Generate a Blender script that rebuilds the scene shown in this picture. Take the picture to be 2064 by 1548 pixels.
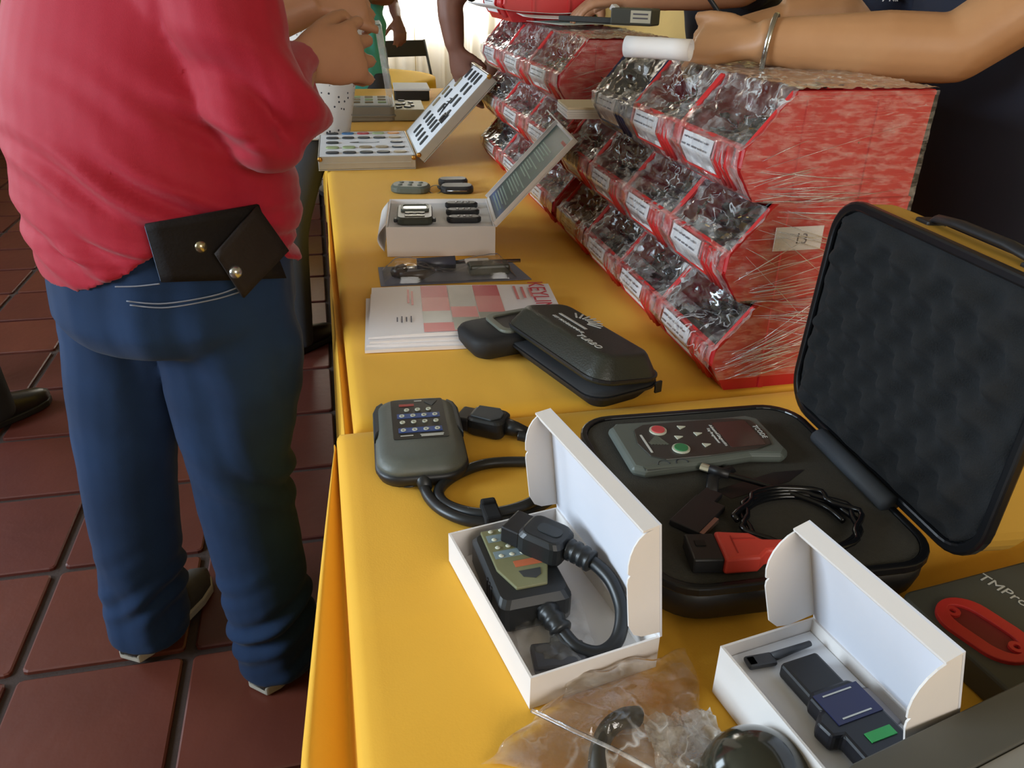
import bpy, bmesh, math, random
import numpy as np
from mathutils import Vector, Matrix, Euler, noise
random.seed(7); np.random.seed(7)
for o in list(bpy.data.objects): bpy.data.objects.remove(o, do_unlink=True)
SC = bpy.context.scene
COL = SC.collection
R = math.radians
# ------------------------------------------------------------------ camera
EYE = Vector((0, 0, 1.36)); FPX = 1620.0
_p, _t, _r = R(27.0), R(13.4), R(1.2)
_fh = Vector((math.sin(_t), math.cos(_t), 0))
FWD = _fh*math.cos(_p) - Vector((0, 0, 1))*math.sin(_p)
_u0 = _fh*math.sin(_p) + Vector((0, 0, 1))*math.cos(_p)
_r0 = FWD.cross(_u0)
RGT = _r0*math.cos(_r) + _u0*math.sin(_r)
UPV = _u0*math.cos(_r) - _r0*math.sin(_r)
cam_data = bpy.data.cameras.new('camera'); cam = bpy.data.objects.new('camera', cam_data); COL.objects.link(cam)
cam_data.sensor_width = 36; cam_data.lens = FPX/2064*36; cam_data.clip_start = .02; cam_data.clip_end = 60
cam.matrix_world = Matrix(((RGT.x, UPV.x, -FWD.x, EYE.x), (RGT.y, UPV.y, -FWD.y, EYE.y), (RGT.z, UPV.z, -FWD.z, EYE.z), (0, 0, 0, 1)))
SC.camera = cam
# ------------------------------------------------------------------ world, lights, exposure
SC.view_settings.view_transform = 'Standard'; SC.view_settings.look = 'None'
SC.view_settings.gamma = 1; SC.view_settings.use_curve_mapping = False
SC.view_settings.exposure = 0.0
W = bpy.data.worlds.new('daylight'); SC.world = W; W.use_nodes = True
W.node_tree.nodes['Background'].inputs[0].default_value = (0.86, 0.93, 1.0, 1)
W.node_tree.nodes['Background'].inputs[1].default_value = 1.0
def area(name, loc, aim, sx, sy, power, col):
    d = bpy.data.lights.new(name, 'AREA'); d.shape = 'RECTANGLE'; d.size = sx; d.size_y = sy; d.energy = power; d.color = col
    o = bpy.data.objects.new(name, d); COL.objects.link(o); o.location = loc
    o.rotation_euler = (Vector(aim) - Vector(loc)).to_track_quat('-Z', 'Z').to_euler()
    return o
# daylight falling in through the window openings of the room, plus an added fill (walls are built below)
area('window_daylight_near', (-3.3, 0.7, 1.75), (0, 0.9, 0.9), 1.5, 1.3, 150, (0.70, 0.86, 1.0))
area('window_daylight_far', (-3.3, 3.6, 1.75), (0, 3.2, 0.9), 1.5, 1.3, 70, (0.72, 0.87, 1.0))
area('window_daylight_end', (0.7, 8.15, 1.9), (0.7, 3.0, 1.1), 1.9, 1.7, 150, (1.0, 0.97, 0.92))
area('fill_behind', (0.9, -2.3, 2.0), (0.6, 1.4, 0.8), 1.6, 1.2, 48, (1.0, 0.93, 0.84))  # warm fill added behind the camera to light the bins
# ------------------------------------------------------------------ helpers: pixels of the photograph to points in the place
TZ = 0.80            # table height
def ray(u, v): return FWD + RGT*((u-1032)/FPX) + UPV*((774-v)/FPX)
def T(u, v, z=TZ):
    d = ray(u, v); return EYE + d*((z-EYE.z)/d.z)
def TX(u, v, x):
    d = ray(u, v); return EYE + d*(x/d.x)
def TY(u, v, y):
    d = ray(u, v); return EYE + d*(y/d.y)
# ------------------------------------------------------------------ helpers: materials
def lin(c):
    if isinstance(c, str): c = tuple(int(c[i:i+2], 16)/255 for i in (0, 2, 4))
    return tuple(x/12.92 if x <= .04045 else ((x+.055)/1.055)**2.4 for x in c)
MATS = {}
def mat(name, col, rough=.6, metal=0, var=.06, scale=20, bump=0, bscale=60, spec=.5, coat=0, sheen=0, stretch=None, col2=None, alpha=1, trans=0, emis=0):
    if name in MATS: return MATS[name]
    m = bpy.data.materials.new(name); m.use_nodes = True; MATS[name] = m
    nt = m.node_tree; N = nt.nodes; Lk = nt.links; b = N['Principled BSDF']
    c = lin(col); c2 = lin(col2) if col2 else tuple(max(0, x*(1-var*3)) for x in c)
    tc = N.new('ShaderNodeTexCoord'); mp = N.new('ShaderNodeMapping'); Lk.new(tc.outputs['Object'], mp.inputs[0])
    if stretch: mp.inputs['Scale'].default_value = stretch
    nz = N.new('ShaderNodeTexNoise'); nz.inputs['Scale'].default_value = scale; nz.inputs['Detail'].default_value = 4
    Lk.new(mp.outputs[0], nz.inputs[0])
    mx = N.new('ShaderNodeMix'); mx.data_type = 'RGBA'
    mx.inputs[6].default_value = (*c, 1); mx.inputs[7].default_value = (*c2, 1)
    Lk.new(nz.outputs[0], mx.inputs[0]); Lk.new(mx.outputs[2], b.inputs['Base Color'])
    b.inputs['Roughness'].default_value = rough; b.inputs['Metallic'].default_value = metal
    b.inputs['Specular IOR Level'].default_value = spec; b.inputs['Coat Weight'].default_value = coat
    b.inputs['Coat Roughness'].default_value = .15
    if sheen: b.inputs['Sheen Weight'].default_value = sheen
    if trans: b.inputs['Transmission Weight'].default_value = trans
    if alpha < 1: b.inputs['Alpha'].default_value = alpha
    if emis: b.inputs['Emission Color'].default_value = (*c, 1); b.inputs['Emission Strength'].default_value = emis
    if bump:
        n2 = N.new('ShaderNodeTexNoise'); n2.inputs['Scale'].default_value = bscale; n2.inputs['Detail'].default_value = 3
        Lk.new(mp.outputs[0], n2.inputs[0])
        bp = N.new('ShaderNodeBump'); bp.inputs['Strength'].default_value = bump; bp.inputs['Distance'].default_value = .004
        Lk.new(n2.outputs[0], bp.inputs['Height']); Lk.new(bp.outputs[0], b.inputs['Normal'])
    return m
def film_mat(name, haze=.12, gloss=.30, stretch=(1, 1, 1), scale=30, tint=(1, 1, 1), rough=.10, bump=.5, crease=0, cscale=12, cstretch=(1, 1, 1), cwid=.03, base=.02, white=(.86, .86, .85)):
    if name in MATS: return MATS[name]
    m = bpy.data.materials.new(name); m.use_nodes = True; MATS[name] = m
    nt = m.node_tree; N = nt.nodes; Lk = nt.links; N.remove(N['Principled BSDF']); out = N['Material Output']
    tc = N.new('ShaderNodeTexCoord'); mp = N.new('ShaderNodeMapping'); mp.inputs['Scale'].default_value = stretch
    Lk.new(tc.outputs['Object'], mp.inputs[0])
    nz = N.new('ShaderNodeTexNoise'); nz.inputs['Scale'].default_value = scale; nz.inputs['Detail'].default_value = 6; nz.inputs['Roughness'].default_value = .7
    Lk.new(mp.outputs[0], nz.inputs[0])
    bp = N.new('ShaderNodeBump'); bp.inputs['Strength'].default_value = bump; bp.inputs['Distance'].default_value = .004
    Lk.new(nz.outputs[0], bp.inputs['Height'])
    tr = N.new('ShaderNodeBsdfTransparent'); tr.inputs[0].default_value = (*tint, 1)
    gl = N.new('ShaderNodeBsdfGlossy'); gl.inputs['Roughness'].default_value = rough; Lk.new(bp.outputs[0], gl.inputs['Normal'])
    gl.inputs[0].default_value = (1, 1, 1, 1)
    df = N.new('ShaderNodeBsdfDiffuse'); df.inputs[0].default_value = (*white, 1)
    lw = N.new('ShaderNodeLayerWeight'); lw.inputs[0].default_value = gloss; Lk.new(bp.outputs[0], lw.inputs['Normal'])
    m1 = N.new('ShaderNodeMixShader'); m2 = N.new('ShaderNodeMixShader')
    mr = N.new('ShaderNodeMapRange'); mr.inputs[1].default_value = .45; mr.inputs[2].default_value = .75; mr.inputs[3].default_value = haze*.25; mr.inputs[4].default_value = min(1, haze*2.6)
    Lk.new(nz.outputs[0], mr.inputs[0])
    hz = mr.outputs[0]
    if crease:      # thin whitish crease lines where the film is drawn together
        mp2 = N.new('ShaderNodeMapping'); mp2.inputs['Scale'].default_value = cstretch; mp2.inputs['Rotation'].default_value = (.2, .1, .15); Lk.new(tc.outputs['Object'], mp2.inputs[0])
        n2 = N.new('ShaderNodeTexNoise'); n2.inputs['Scale'].default_value = cscale; n2.inputs['Detail'].default_value = 3; n2.inputs['Distortion'].default_value = .6; Lk.new(mp2.outputs[0], n2.inputs[0])
        s1 = N.new('ShaderNodeMath'); s1.operation = 'SUBTRACT'; s1.inputs[1].default_value = .5; Lk.new(n2.outputs[0], s1.inputs[0])
        s2 = N.new('ShaderNodeMath'); s2.operation = 'ABSOLUTE'; Lk.new(s1.outputs[0], s2.inputs[0])
        s3 = N.new('ShaderNodeMapRange'); s3.inputs[1].default_value = 0; s3.inputs[2].default_value = cwid; s3.inputs[3].default_value = crease; s3.inputs[4].default_value = 0; Lk.new(s2.outputs[0], s3.inputs[0])
        n3 = N.new('ShaderNodeTexNoise'); n3.inputs['Scale'].default_value = 9; Lk.new(tc.outputs['Object'], n3.inputs[0])
        s5 = N.new('ShaderNodeMapRange'); s5.inputs[1].default_value = .42; s5.inputs[2].default_value = .62; Lk.new(n3.outputs[0], s5.inputs[0])
        s6 = N.new('ShaderNodeMath'); s6.operation = 'MULTIPLY'; Lk.new(s3.outputs[0], s6.inputs[0]); Lk.new(s5.outputs[0], s6.inputs[1])
        s4 = N.new('ShaderNodeMath'); s4.operation = 'MAXIMUM'; Lk.new(hz, s4.inputs[0]); Lk.new(s6.outputs[0], s4.inputs[1]); hz = s4.outputs[0]
    Lk.new(hz, m1.inputs[0]); Lk.new(tr.outputs[0], m1.inputs[1]); Lk.new(df.outputs[0], m1.inputs[2])
    ad = N.new('ShaderNodeMath'); ad.operation = 'ADD'; ad.inputs[1].default_value = base; ad.use_clamp = True; Lk.new(lw.outputs['Fresnel'], ad.inputs[0]); Lk.new(ad.outputs[0], m2.inputs[0]); Lk.new(m1.outputs[0], m2.inputs[1]); Lk.new(gl.outputs[0], m2.inputs[2])
    Lk.new(m2.outputs[0], out.inputs[0])
    return m
# ------------------------------------------------------------------ helpers: geometry
class MB:
    def __init__(s): s.v = []; s.f = []; s.mi = []; s.cur = 0
    def add(s, vs, fs):
        b = len(s.v); s.v += [tuple(x) for x in vs]; s.f += [tuple(i+b for i in f) for f in fs]; s.mi += [s.cur]*len(fs); return s
    def box(s, c, d, rot=None):
        x, y, z = d[0]/2, d[1]/2, d[2]/2
        vs = [Vector((i*x, j*y, k*z)) for k in (-1, 1) for j in (-1, 1) for i in (-1, 1)]
        if rot is not None: vs = [rot @ q for q in vs]
        vs = [q + Vector(c) for q in vs]
        return s.add(vs, [(0, 2, 3, 1), (4, 5, 7, 6), (0, 1, 5, 4), (2, 6, 7, 3), (0, 4, 6, 2), (1, 3, 7, 5)])
    def prism(s, poly, z0, z1, mtx=None, taper=1.0):
        n = len(poly); cx = sum(p[0] for p in poly)/n; cy = sum(p[1] for p in poly)/n
        vs = [Vector((p[0], p[1], z0)) for p in poly] + [Vector((cx+(p[0]-cx)*taper, cy+(p[1]-cy)*taper, z1)) for p in poly]
        if mtx is not None: vs = [mtx @ q for q in vs]
        return s.add(vs, [tuple(range(n))[::-1], tuple(range(n, 2*n))] + [(i, (i+1) % n, n+(i+1) % n, n+i) for i in range(n)])
    def layers(s, rings, cap=True):
        n = len(rings[0]); vs = [q for r in rings for q in r]; fs = []
        for k in range(len(rings)-1):
            for i in range(n): fs.append((k*n+i, k*n+(i+1) % n, (k+1)*n+(i+1) % n, (k+1)*n+i))
        if cap: fs += [tuple(range(n))[::-1], tuple(range((len(rings)-1)*n, len(rings)*n))]
        return s.add(vs, fs)
    def ring_prism(s, outer, inner, z0, z1, mtx=None):     # frame between two outlines of equal count
        n = len(outer)
        vs = [Vector((p[0], p[1], z)) for z in (z0, z1) for pl in (outer, inner) for p in pl]
        if mtx is not None: vs = [mtx @ q for q in vs]
        fs = []
        for i in range(n):
            j = (i+1) % n; a, b, c, d = 0, n, 2*n, 3*n
            fs += [(a+i, b+i, b+j, a+j), (c+i, c+j, d+j, d+i), (a+i, a+j, c+j, c+i), (b+i, d+i, d+j, b+j)]
        return s.add(vs, fs)
    def tube(s, pts, rad, n=10, up=None, cap=True, flat=1.0):
        pts = [Vector(p) for p in pts]; k = len(pts)
        if not hasattr(rad, '__len__'): rad = [rad]*k
        rings = []; prev = Vector(up) if up is not None else None
        for i in range(k):
            d = (pts[min(i+1, k-1)] - pts[max(i-1, 0)]).normalized()
            if prev is None:
                prev = Vector((0, 0, 1)) if abs(d.z) < .9 else Vector((1, 0, 0))
            a = (prev - d*prev.dot(d))
            a = a.normalized() if a.length > 1e-6 else d.orthogonal().normalized()
            b = d.cross(a); prev = a
            r = rad[i]; rx, ry = r if hasattr(r, '__len__') else (r, r*flat)
            rings.append([pts[i] + a*(ry*math.cos(2*math.pi*j/n)) + b*(rx*math.sin(2*math.pi*j/n)) for j in range(n)])
        return s.layers(rings, cap)
    def ball(s, c, r, nu=14, nv=9, mtx=None):
        r = r if hasattr(r, '__len__') else (r, r, r); rings = []
        for i in range(1, nv):
            t = math.pi*i/nv
            rings.append([Vector((r[0]*math.sin(t)*math.cos(2*math.pi*j/nu), r[1]*math.sin(t)*math.sin(2*math.pi*j/nu), -r[2]*math.cos(t))) for j in range(nu)])
        if mtx is not None: rings = [[mtx @ q for q in g] for g in rings]
        rings = [[q + Vector(c) for q in g] for g in rings]
        return s.layers(rings)
    def sheet(s, fn, nu, nv):
        vs = [fn(i/nu, j/nv) for j in range(nv+1) for i in range(nu+1)]
        return s.add(vs, [(j*(nu+1)+i, j*(nu+1)+i+1, (j+1)*(nu+1)+i+1, (j+1)*(nu+1)+i) for j in range(nv) for i in range(nu)])
    def mesh(s, name):
        me = bpy.data.meshes.new(name); me.from_pydata(s.v, [], s.f)
        if any(s.mi): me.polygons.foreach_set('material_index', s.mi)
        bm = bmesh.new(); bm.from_mesh(me); bmesh.ops.recalc_face_normals(bm, faces=bm.faces); bm.to_mesh(me); bm.free()
        me.update(); return me
    def build(s, name, m, parent=None, smooth=False, bevel=0, segs=2, solid=0, sub=0, loc=None, rot=None):
        me = s.mesh(name)
        for q in (m if isinstance(m, (list, tuple)) else [m]): me.materials.append(q)
        return finish(name, me, parent, smooth, bevel, segs, solid, sub, loc, rot)
def finish(name, me, parent=None, smooth=False, bevel=0, segs=2, solid=0, sub=0, loc=None, rot=None):
    o = bpy.data.objects.new(name, me); COL.objects.link(o)
    if smooth: me.polygons.foreach_set('use_smooth', [True]*len(me.polygons))
    if solid: k = o.modifiers.new('thick', 'SOLIDIFY'); k.thickness = solid; k.offset = 0
    if bevel: k = o.modifiers.new('bevel', 'BEVEL'); k.width = bevel; k.segments = segs; k.limit_method = 'ANGLE'; k.angle_limit = R(40)
    if sub: k = o.modifiers.new('sub', 'SUBSURF'); k.levels = sub; k.render_levels = sub
    if parent is not None: o.parent = parent
    if loc is not None: o.location = loc
    if rot is not None: o.rotation_euler = rot
    return o
def tag(o, label, cat, group=None, kind=None):
    if label: o['label'] = label
    if cat: o['category'] = cat
    if group: o['group'] = group
    if kind: o['kind'] = kind
    return o
def thing(name, label, cat, loc=(0, 0, 0), rz=0, group=None):
    o = bpy.data.objects.new(name, None); COL.objects.link(o); o.empty_display_size = .05
    o.location = loc; o.rotation_euler = (0, 0, rz)
    return tag(o, label, cat, group)
def struct(o): o['kind'] = 'structure'; return o
def rrect(w, d, r, n=5, cx=0, cy=0):
    r = min(r, w/2-1e-5, d/2-1e-5); out = []
    for (sx, sy, a0) in ((1, 1, 0), (-1, 1, 90), (-1, -1, 180), (1, -1, 270)):
        for k in range(n+1):
            a = R(a0 + 90*k/n); out.append((cx+sx*(w/2-r)+r*math.cos(a), cy+sy*(d/2-r)+r*math.sin(a)))
    return out
def smoothpath(pts, n=60):
    P = [Vector(p) for p in pts]; out = []; k = len(P)-1
    for i in range(n+1):
        t = i/n*k; j = min(int(t), k-1); u = t-j
        p0, p1, p2, p3 = P[max(j-1, 0)], P[j], P[j+1], P[min(j+2, k)]
        out.append(.5*((2*p1) + (p2-p0)*u + (2*p0-5*p1+4*p2-p3)*u*u + (3*p1-p0-3*p2+p3)*u**3))
    return out
def text(name, s, size, m, parent, mtx, align='CENTER', extr=.0002):
    c = bpy.data.curves.new(name, 'FONT'); c.body = s; c.size = size; c.align_x = align; c.align_y = 'CENTER'; c.extrude = extr
    c.resolution_u = 2
    o = bpy.data.objects.new(name, c); COL.objects.link(o)
    me = bpy.data.meshes.new_from_object(o.evaluated_get(bpy.context.evaluated_depsgraph_get()))
    bpy.data.objects.remove(o, do_unlink=True); bpy.data.curves.remove(c)
    me.transform(mtx); me.materials.clear(); me.materials.append(m)
    return finish(name, me, parent)
def fuse(mb, name, voxel, smooth=4, disp=None, fac=.5):
    """one continuous skin round overlapping closed tubes"""
    me = mb.mesh(name); o = bpy.data.objects.new(name, me); COL.objects.link(o)
    k = o.modifiers.new('r', 'REMESH'); k.mode = 'VOXEL'; k.voxel_size = voxel
    if smooth: k = o.modifiers.new('s', 'SMOOTH'); k.factor = fac; k.iterations = smooth
    out = bpy.data.meshes.new_from_object(o.evaluated_get(bpy.context.evaluated_depsgraph_get()))
    bpy.data.objects.remove(o, do_unlink=True); bpy.data.meshes.remove(me)
    if disp:
        n = len(out.vertices); co = np.empty(n*3); out.vertices.foreach_get('co', co); co = co.reshape(-1, 3)
        nr = np.empty(n*3); out.vertices.foreach_get('normal', nr); nr = nr.reshape(-1, 3)
        co = co + nr*disp(co, nr)[:, None]
        out.vertices.foreach_set('co', co.ravel()); out.update()
    return out
def copy_tree(o, parent=None):
    c = o.copy(); COL.objects.link(c)
    if parent is not None: c.parent = parent
    for ch in list(o.children):
        if ch is not c: copy_tree(ch, c)
    return c
def frame(o, x, y):       # matrix with origin o, x axis x, y axis y (made square), z up from them
    x = Vector(x).normalized(); z = x.cross(Vector(y)).normalized(); y = z.cross(x)
    return Matrix(((x.x, y.x, z.x, o[0]), (x.y, y.y, z.y, o[1]), (x.z, y.z, z.z, o[2]), (0, 0, 0, 1)))
# ------------------------------------------------------------------ the room
M_grout = mat('tile grout', '3a2a24', .9, bump=.4, bscale=90)
def tile_mat(i, c1, c2):
    return mat('terracotta %d' % i, c1, .42, col2=c2, scale=5, bump=.25, bscale=30, spec=.35)
M_tiles = [tile_mat(0, '602f26', '4a231d'), tile_mat(1, '683528', '52281f'), tile_mat(2, '572a22', '421f1a')]
X0, X1, Y0, Y1 = -3.2, 2.7, -2.2, 8.0
floor = struct(MB().box(((X0+X1)/2, (Y0+Y1)/2, -.06), (X1-X0+.3, Y1-Y0+.3, .1)).build('floor', M_grout))
PT = .355
tile_me = []
for k in range(3):
    s = PT-.022
    mb = MB(); mb.layers([[Vector((x, y, 0)) for x, y in rrect(s, s, .012, 2)], [Vector((x, y, .008)) for x, y in rrect(s, s, .012, 2)], [Vector((x, y, .0105)) for x, y in rrect(s-.008, s-.008, .01, 2)]])
    me = mb.mesh('tile'); me.materials.append(M_tiles[k]); tile_me.append(me)
spots = []
rows = MB()
for i in range(-8, 10):
    for j in range(-10, 21):
        x = -.56 + i*PT; y = 1.27 + j*PT - .07*i*.0
        if X0+.18 < x < X1-.18 and Y0+.18 < y < Y1-.18: spots.append((x, y))
spots.sort(key=lambda p: (p[0]+.5)**2*1.6 + (p[1]-2.0)**2)
for n, (x, y) in enumerate(spots):
    if n < 250:
        o = bpy.data.objects.new('tile', tile_me[(n*7+n//3) % 3]); COL.objects.link(o); o.parent = floor
        o.location = (x, y, -.0105); o.rotation_euler = (random.uniform(-.003, .003), random.uniform(-.003, .003), R(90*(n % 4)))
    else:
        s = (PT-.022)/2; rows.box((x, y, -.006), (s*2, s*2, .010))
o = rows.build('distant_tiles', M_tiles[0], floor); o['kind'] = 'stuff'
M_wall = mat('cream plaster', 'c9b274', .85, scale=3, bump=.15)
M_dark = mat('dark wainscot', '4a2f26', .6, scale=4)
M_ceil = mat('ceiling plaster', 'b8ab90', .9, scale=2)
M_white = mat('white paint', 'e8e6e0', .6, scale=4)
def wall_with_opening(name, axis, pos, a0, a1, openings, h=2.9, t=.14):
    mb = MB(); cuts = sorted(openings)
    def seg(b0, b1, z0, z1):
        if b1-b0 < 1e-4 or z1-z0 < 1e-4: return
        if axis == 'x': mb.box((pos, (b0+b1)/2, (z0+z1)/2), (t, b1-b0, z1-z0))
        else: mb.box(((b0+b1)/2, pos, (z0+z1)/2), (b1-b0, t, z1-z0))
    c = a0
    for (b0, b1, z0, z1) in cuts:
        seg(c, b0, 0, h); seg(b0, b1, 0, z0); seg(b0, b1, z1, h); c = b1
    seg(c, a1, 0, h)
    return struct(mb.build(name, M_wall))
WL = [(-.05, 1.45, 1.05, 2.45), (2.85, 4.35, 1.05, 2.45)]
wall_with_opening('wall_left', 'x', X0-.1, Y0-.2, Y1+.2, WL)
WB = [(-.25, 1.65, .95, 2.75)]
wall_with_opening('wall_back', 'y', Y1+.1, X0, X1, WB)
wall_with_opening('wall_right', 'x', X1+.1, Y0-.2, Y1+.2, [])
WF = [(.1, 1.7, 1.3, 2.6)]
wall_with_opening('wall_front', 'y', Y0-.1, X0, X1, WF)
struct(MB().box(((X0+X1)/2, (Y0+Y1)/2, 2.96), (X1-X0+.5, Y1-Y0+.5, .1)).build('ceiling', M_ceil))
# dark wooden wainscot along the left wall
struct(MB().box((X0-.005, (Y0+Y1)/2, .45), (.03, Y1-Y0, .9)).build('baseboard_left', M_dark, bevel=.004))
struct(MB().box(((X0+X1)/2, Y1+.005, .06), (X1-X0, .03, .12)).build('baseboard_back', M_dark, bevel=.004))
def window(name, axis, pos, b0, b1, z0, z1):
    mb = MB(); t = .05; mid = (b0+b1)/2; zm = (z0+z1)/2
    bars = [((b0+t/2, zm), (t, z1-z0)), ((b1-t/2, zm), (t, z1-z0)), ((mid, zm), (t*.8, z1-z0-2*t)), ((mid, z0+t/2), (b1-b0-2*t, t)), ((mid, z1-t/2), (b1-b0-2*t, t)), ]
    for (c, d) in bars:
        if axis == 'x': mb.box((pos, c[0], c[1]), (.05, d[0], d[1]))
        else: mb.box((c[0], pos, c[1]), (d[0], .05, d[1]))
    return struct(mb.build(name, M_white, bevel=.004))
window('window_1', 'x', X0-.1, *WL[0]); window('window_2', 'x', X0-.1, *WL[1])
window('window_3', 'y', Y1+.1, *WB[0]); window('window_4', 'y', Y0-.1, *WF[0])
# sheer white curtains before the far window
mc = bpy.data.materials.new('sheer curtain'); mc.use_nodes = True; MATS['sheer'] = mc
nt = mc.node_tree; nt.nodes.remove(nt.nodes['Principled BSDF'])
a = nt.nodes.new('ShaderNodeBsdfTranslucent'); a.inputs[0].default_value = (.9, .88, .82, 1)
b = nt.nodes.new('ShaderNodeBsdfDiffuse'); b.inputs[0].default_value = (.85, .82, .74, 1)
w = nt.nodes.new('ShaderNodeTexWave'); w.inputs['Scale'].default_value = 300; w.inputs['Distortion'].default_value = 2
tcn = nt.nodes.new('ShaderNodeTexCoord'); nt.links.new(tcn.outputs['Object'], w.inputs[0])
mr = nt.nodes.new('ShaderNodeMapRange'); mr.inputs[3].default_value = .22; mr.inputs[4].default_value = .34; nt.links.new(w.outputs[1], mr.inputs[0])
x = nt.nodes.new('ShaderNodeMixShader'); nt.links.new(mr.outputs[0], x.inputs[0]); nt.links.new(a.outputs[0], x.inputs[1]); nt.links.new(b.outputs[0], x.inputs[2])
nt.links.new(x.outputs[0], nt.nodes['Material Output'].inputs[0])
for (xa, xb, lab, ph) in ((-.55, .905, 'sheer white curtain glowing in front of the far window, wider left panel', 0.), (.90, 2.0, 'sheer white curtain panel at the far window behind the red bins', 1.3)):
    mb = MB()
    mb.sheet(lambda u, v, xa=xa, xb=xb, ph=ph: Vector((xa+(xb-xa)*u + .012*math.sin(u*31+ph+v), 7.86+.035*math.sin(u*52+ph)*(1-.35*v)+.02*math.sin(u*23+v*2), .05+2.72*v)), 160, 10)
    tag(mb.build('curtain', mc, smooth=True), lab, 'curtain', 'sheer curtains at the far window')
tag(MB().tube([(-.8, 7.86, 2.8), (2.3, 7.86, 2.8)], .014).ball((-.8, 7.86, 2.8), .025).ball((2.3, 7.86, 2.8), .025).build('curtain_rod', M_dark, smooth=True), 'dark curtain rod above the far window', 'curtain rod')
# ------------------------------------------------------------------ tables and their cloths
M_wood = mat('table board', '8a6a48', .6, stretch=(1, 12, 1), scale=8)
M_leg = mat('table leg steel', '6d6d70', .4, metal=.8)
def table(name, label, x0, x1, y0, y1):
    t = thing(name, label, 'table', ((x0+x1)/2, (y0+y1)/2, 0)); w, d = x1-x0, y1-y0
    MB().box((0, 0, TZ-.020), (w-.012, d-.012, .028)).build('tabletop', M_wood, t, bevel=.004)
    for sx in (-1, 1):
        for sy in (-1, 1):
            x, y = sx*(w/2-.07), sy*(d/2-.10)
            MB().tube([(x, y, 0), (x, y, TZ-.034)], .014, 10).build('leg', M_leg, t, smooth=True)
    for sy in (-1, 1): MB().tube([(-w/2+.07, sy*(d/2-.10), .18), (w/2-.07, sy*(d/2-.10), .18)], .009, 8).build('stretcher', M_leg, t, smooth=True)
    return t
table('folding_table', 'folding table under the nearer yellow cloth, legs hidden', .0, .95, -.55, .965)
table('folding_table', 'long folding table under the farther yellow cloth, carrying the red bins', .022, .95, .985, 4.60)
def cloth_mat():
    m = mat('yellow tablecloth', 'efba45', .75, var=.05, scale=2.5, col2='e9ab35', bump=.05, bscale=500, sheen=.06, spec=.14)
    return m
M_cloth = cloth_mat()
def cloth(name, label, x0, x1, y0, y1, hang, flare, creases, corner=None, near_hang=None, far_hang=None):
    """tablecloth: flat top sheet with fold creases, rounded edge and hanging sides that flare into folds"""
    top = TZ
    nx, ny = 70, int((y1-y0)/.016)
    mb = MB(); e = .012
    xs = list(np.linspace(x0+e, x1-e, nx)); ys = list(np.linspace(y0+e, y1-e, ny))
    def rip(x, y):
        z = 0
        for (p, wd, am, ax) in creases:
            q = (y if ax == 'y' else x) - p - (.02*math.sin(x*3) if ax == 'y' else .01*math.sin(y*2))
            z += am*math.exp(-(q/wd)**2)
        z += .0011*noise.noise(Vector((x*7, y*5, 3.1))) + .0006*noise.noise(Vector((x*22, y*16, 1.1)))
        return z
    lo = -.0035
    # profile of the left / right hang: s 0..1 from edge to hem
    prof = [(0, 0), (.25, .15), (.55, .5), (.8, .8), (1, 1)]
    hn = 26
    cols = []
    def side_pt(sgn, s, y, xe):
        # rounded edge, then falling cloth with vertical folds (flare grows from the far corner to the near end)
        if s < .08:
            a = s/.08*math.pi/2; return Vector((xe+sgn*e*math.sin(a), y, top+lo*0-e*(1-math.cos(a))))
        q = (s-.08)/.92; z = top-e-hang*q
        g = flare(y) if sgn < 0 else .02
        if sgn < 0:      # a stiff pleat stands out along the edge: valley, ridge, then the fall to the hem
            k = g/.085; PP = [(0, 0, 0), (.18, .003, -.045), (.32, .012, -.060), (.50, .050, -.034), (.60, .068, -.022), (.68, .076, -.034), (.78, .080, -.10), (1, .084, -hang)]
            for a_, b_ in zip(PP, PP[1:]):
                if a_[0] <= q <= b_[0]+1e-9:
                    w_ = (q-a_[0])/(b_[0]-a_[0]); f = (a_[1]+(b_[1]-a_[1])*w_)*k; z = top-e+(a_[2]+(b_[2]-a_[2])*w_)*(1 if q > .78 else .35+.65*min(1, k)); break
            q = max(0, q-.7)/.3
        else: f = g*q
        f += .012*q*math.sin(y*19+1.3)+.006*q*math.sin(y*43)
        return Vector((xe+sgn*(e+max(.001, f)), y, z))
    grid = []
    for y in ys:
        row = []
        for k in range(hn, 0, -1): row.append(side_pt(-1, k/hn, y, xs[0]))
        for x in xs: row.append(Vector((x, y, top+rip(x, y))))
        for k in range(1, hn+1): row.append(side_pt(1, k/hn, y, xs[-1]))
        grid.append(row)
    def end_rows(y, sgn, hg):
        out = []
        for k in range(1, 11):
            s = k/10
            if s < .15: a = s/.15*math.pi/2; dy, dz = e*math.sin(a), e*(1-math.cos(a))
            else: dy, dz = e + .006*(s-.15), e + hg*(s-.15)/.85
            row = []
            for i, p in enumerate(grid[0] if sgn < 0 else grid[-1]):
                row.append(Vector((p.x, p.y + sgn*(dy+.004*s*math.sin(p.x*30)), min(p.z, top - dz) if p.z > top-dz else p.z)))
            out.append(row)
        return out
    if near_hang: grid = end_rows(ys[0], -1, near_hang)[::-1] + grid
    if far_hang: grid = grid + end_rows(ys[-1], 1, far_hang)
    n = len(grid[0])
    mb.add([p for r in grid for p in r], [(j*n+i, j*n+i+1, (j+1)*n+i+1, (j+1)*n+i) for j in range(len(grid)-1) for i in range(n-1)])
    o = mb.build(name, M_cloth, smooth=True, solid=.0012)
    return tag(o, label, 'tablecloth')
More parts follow.
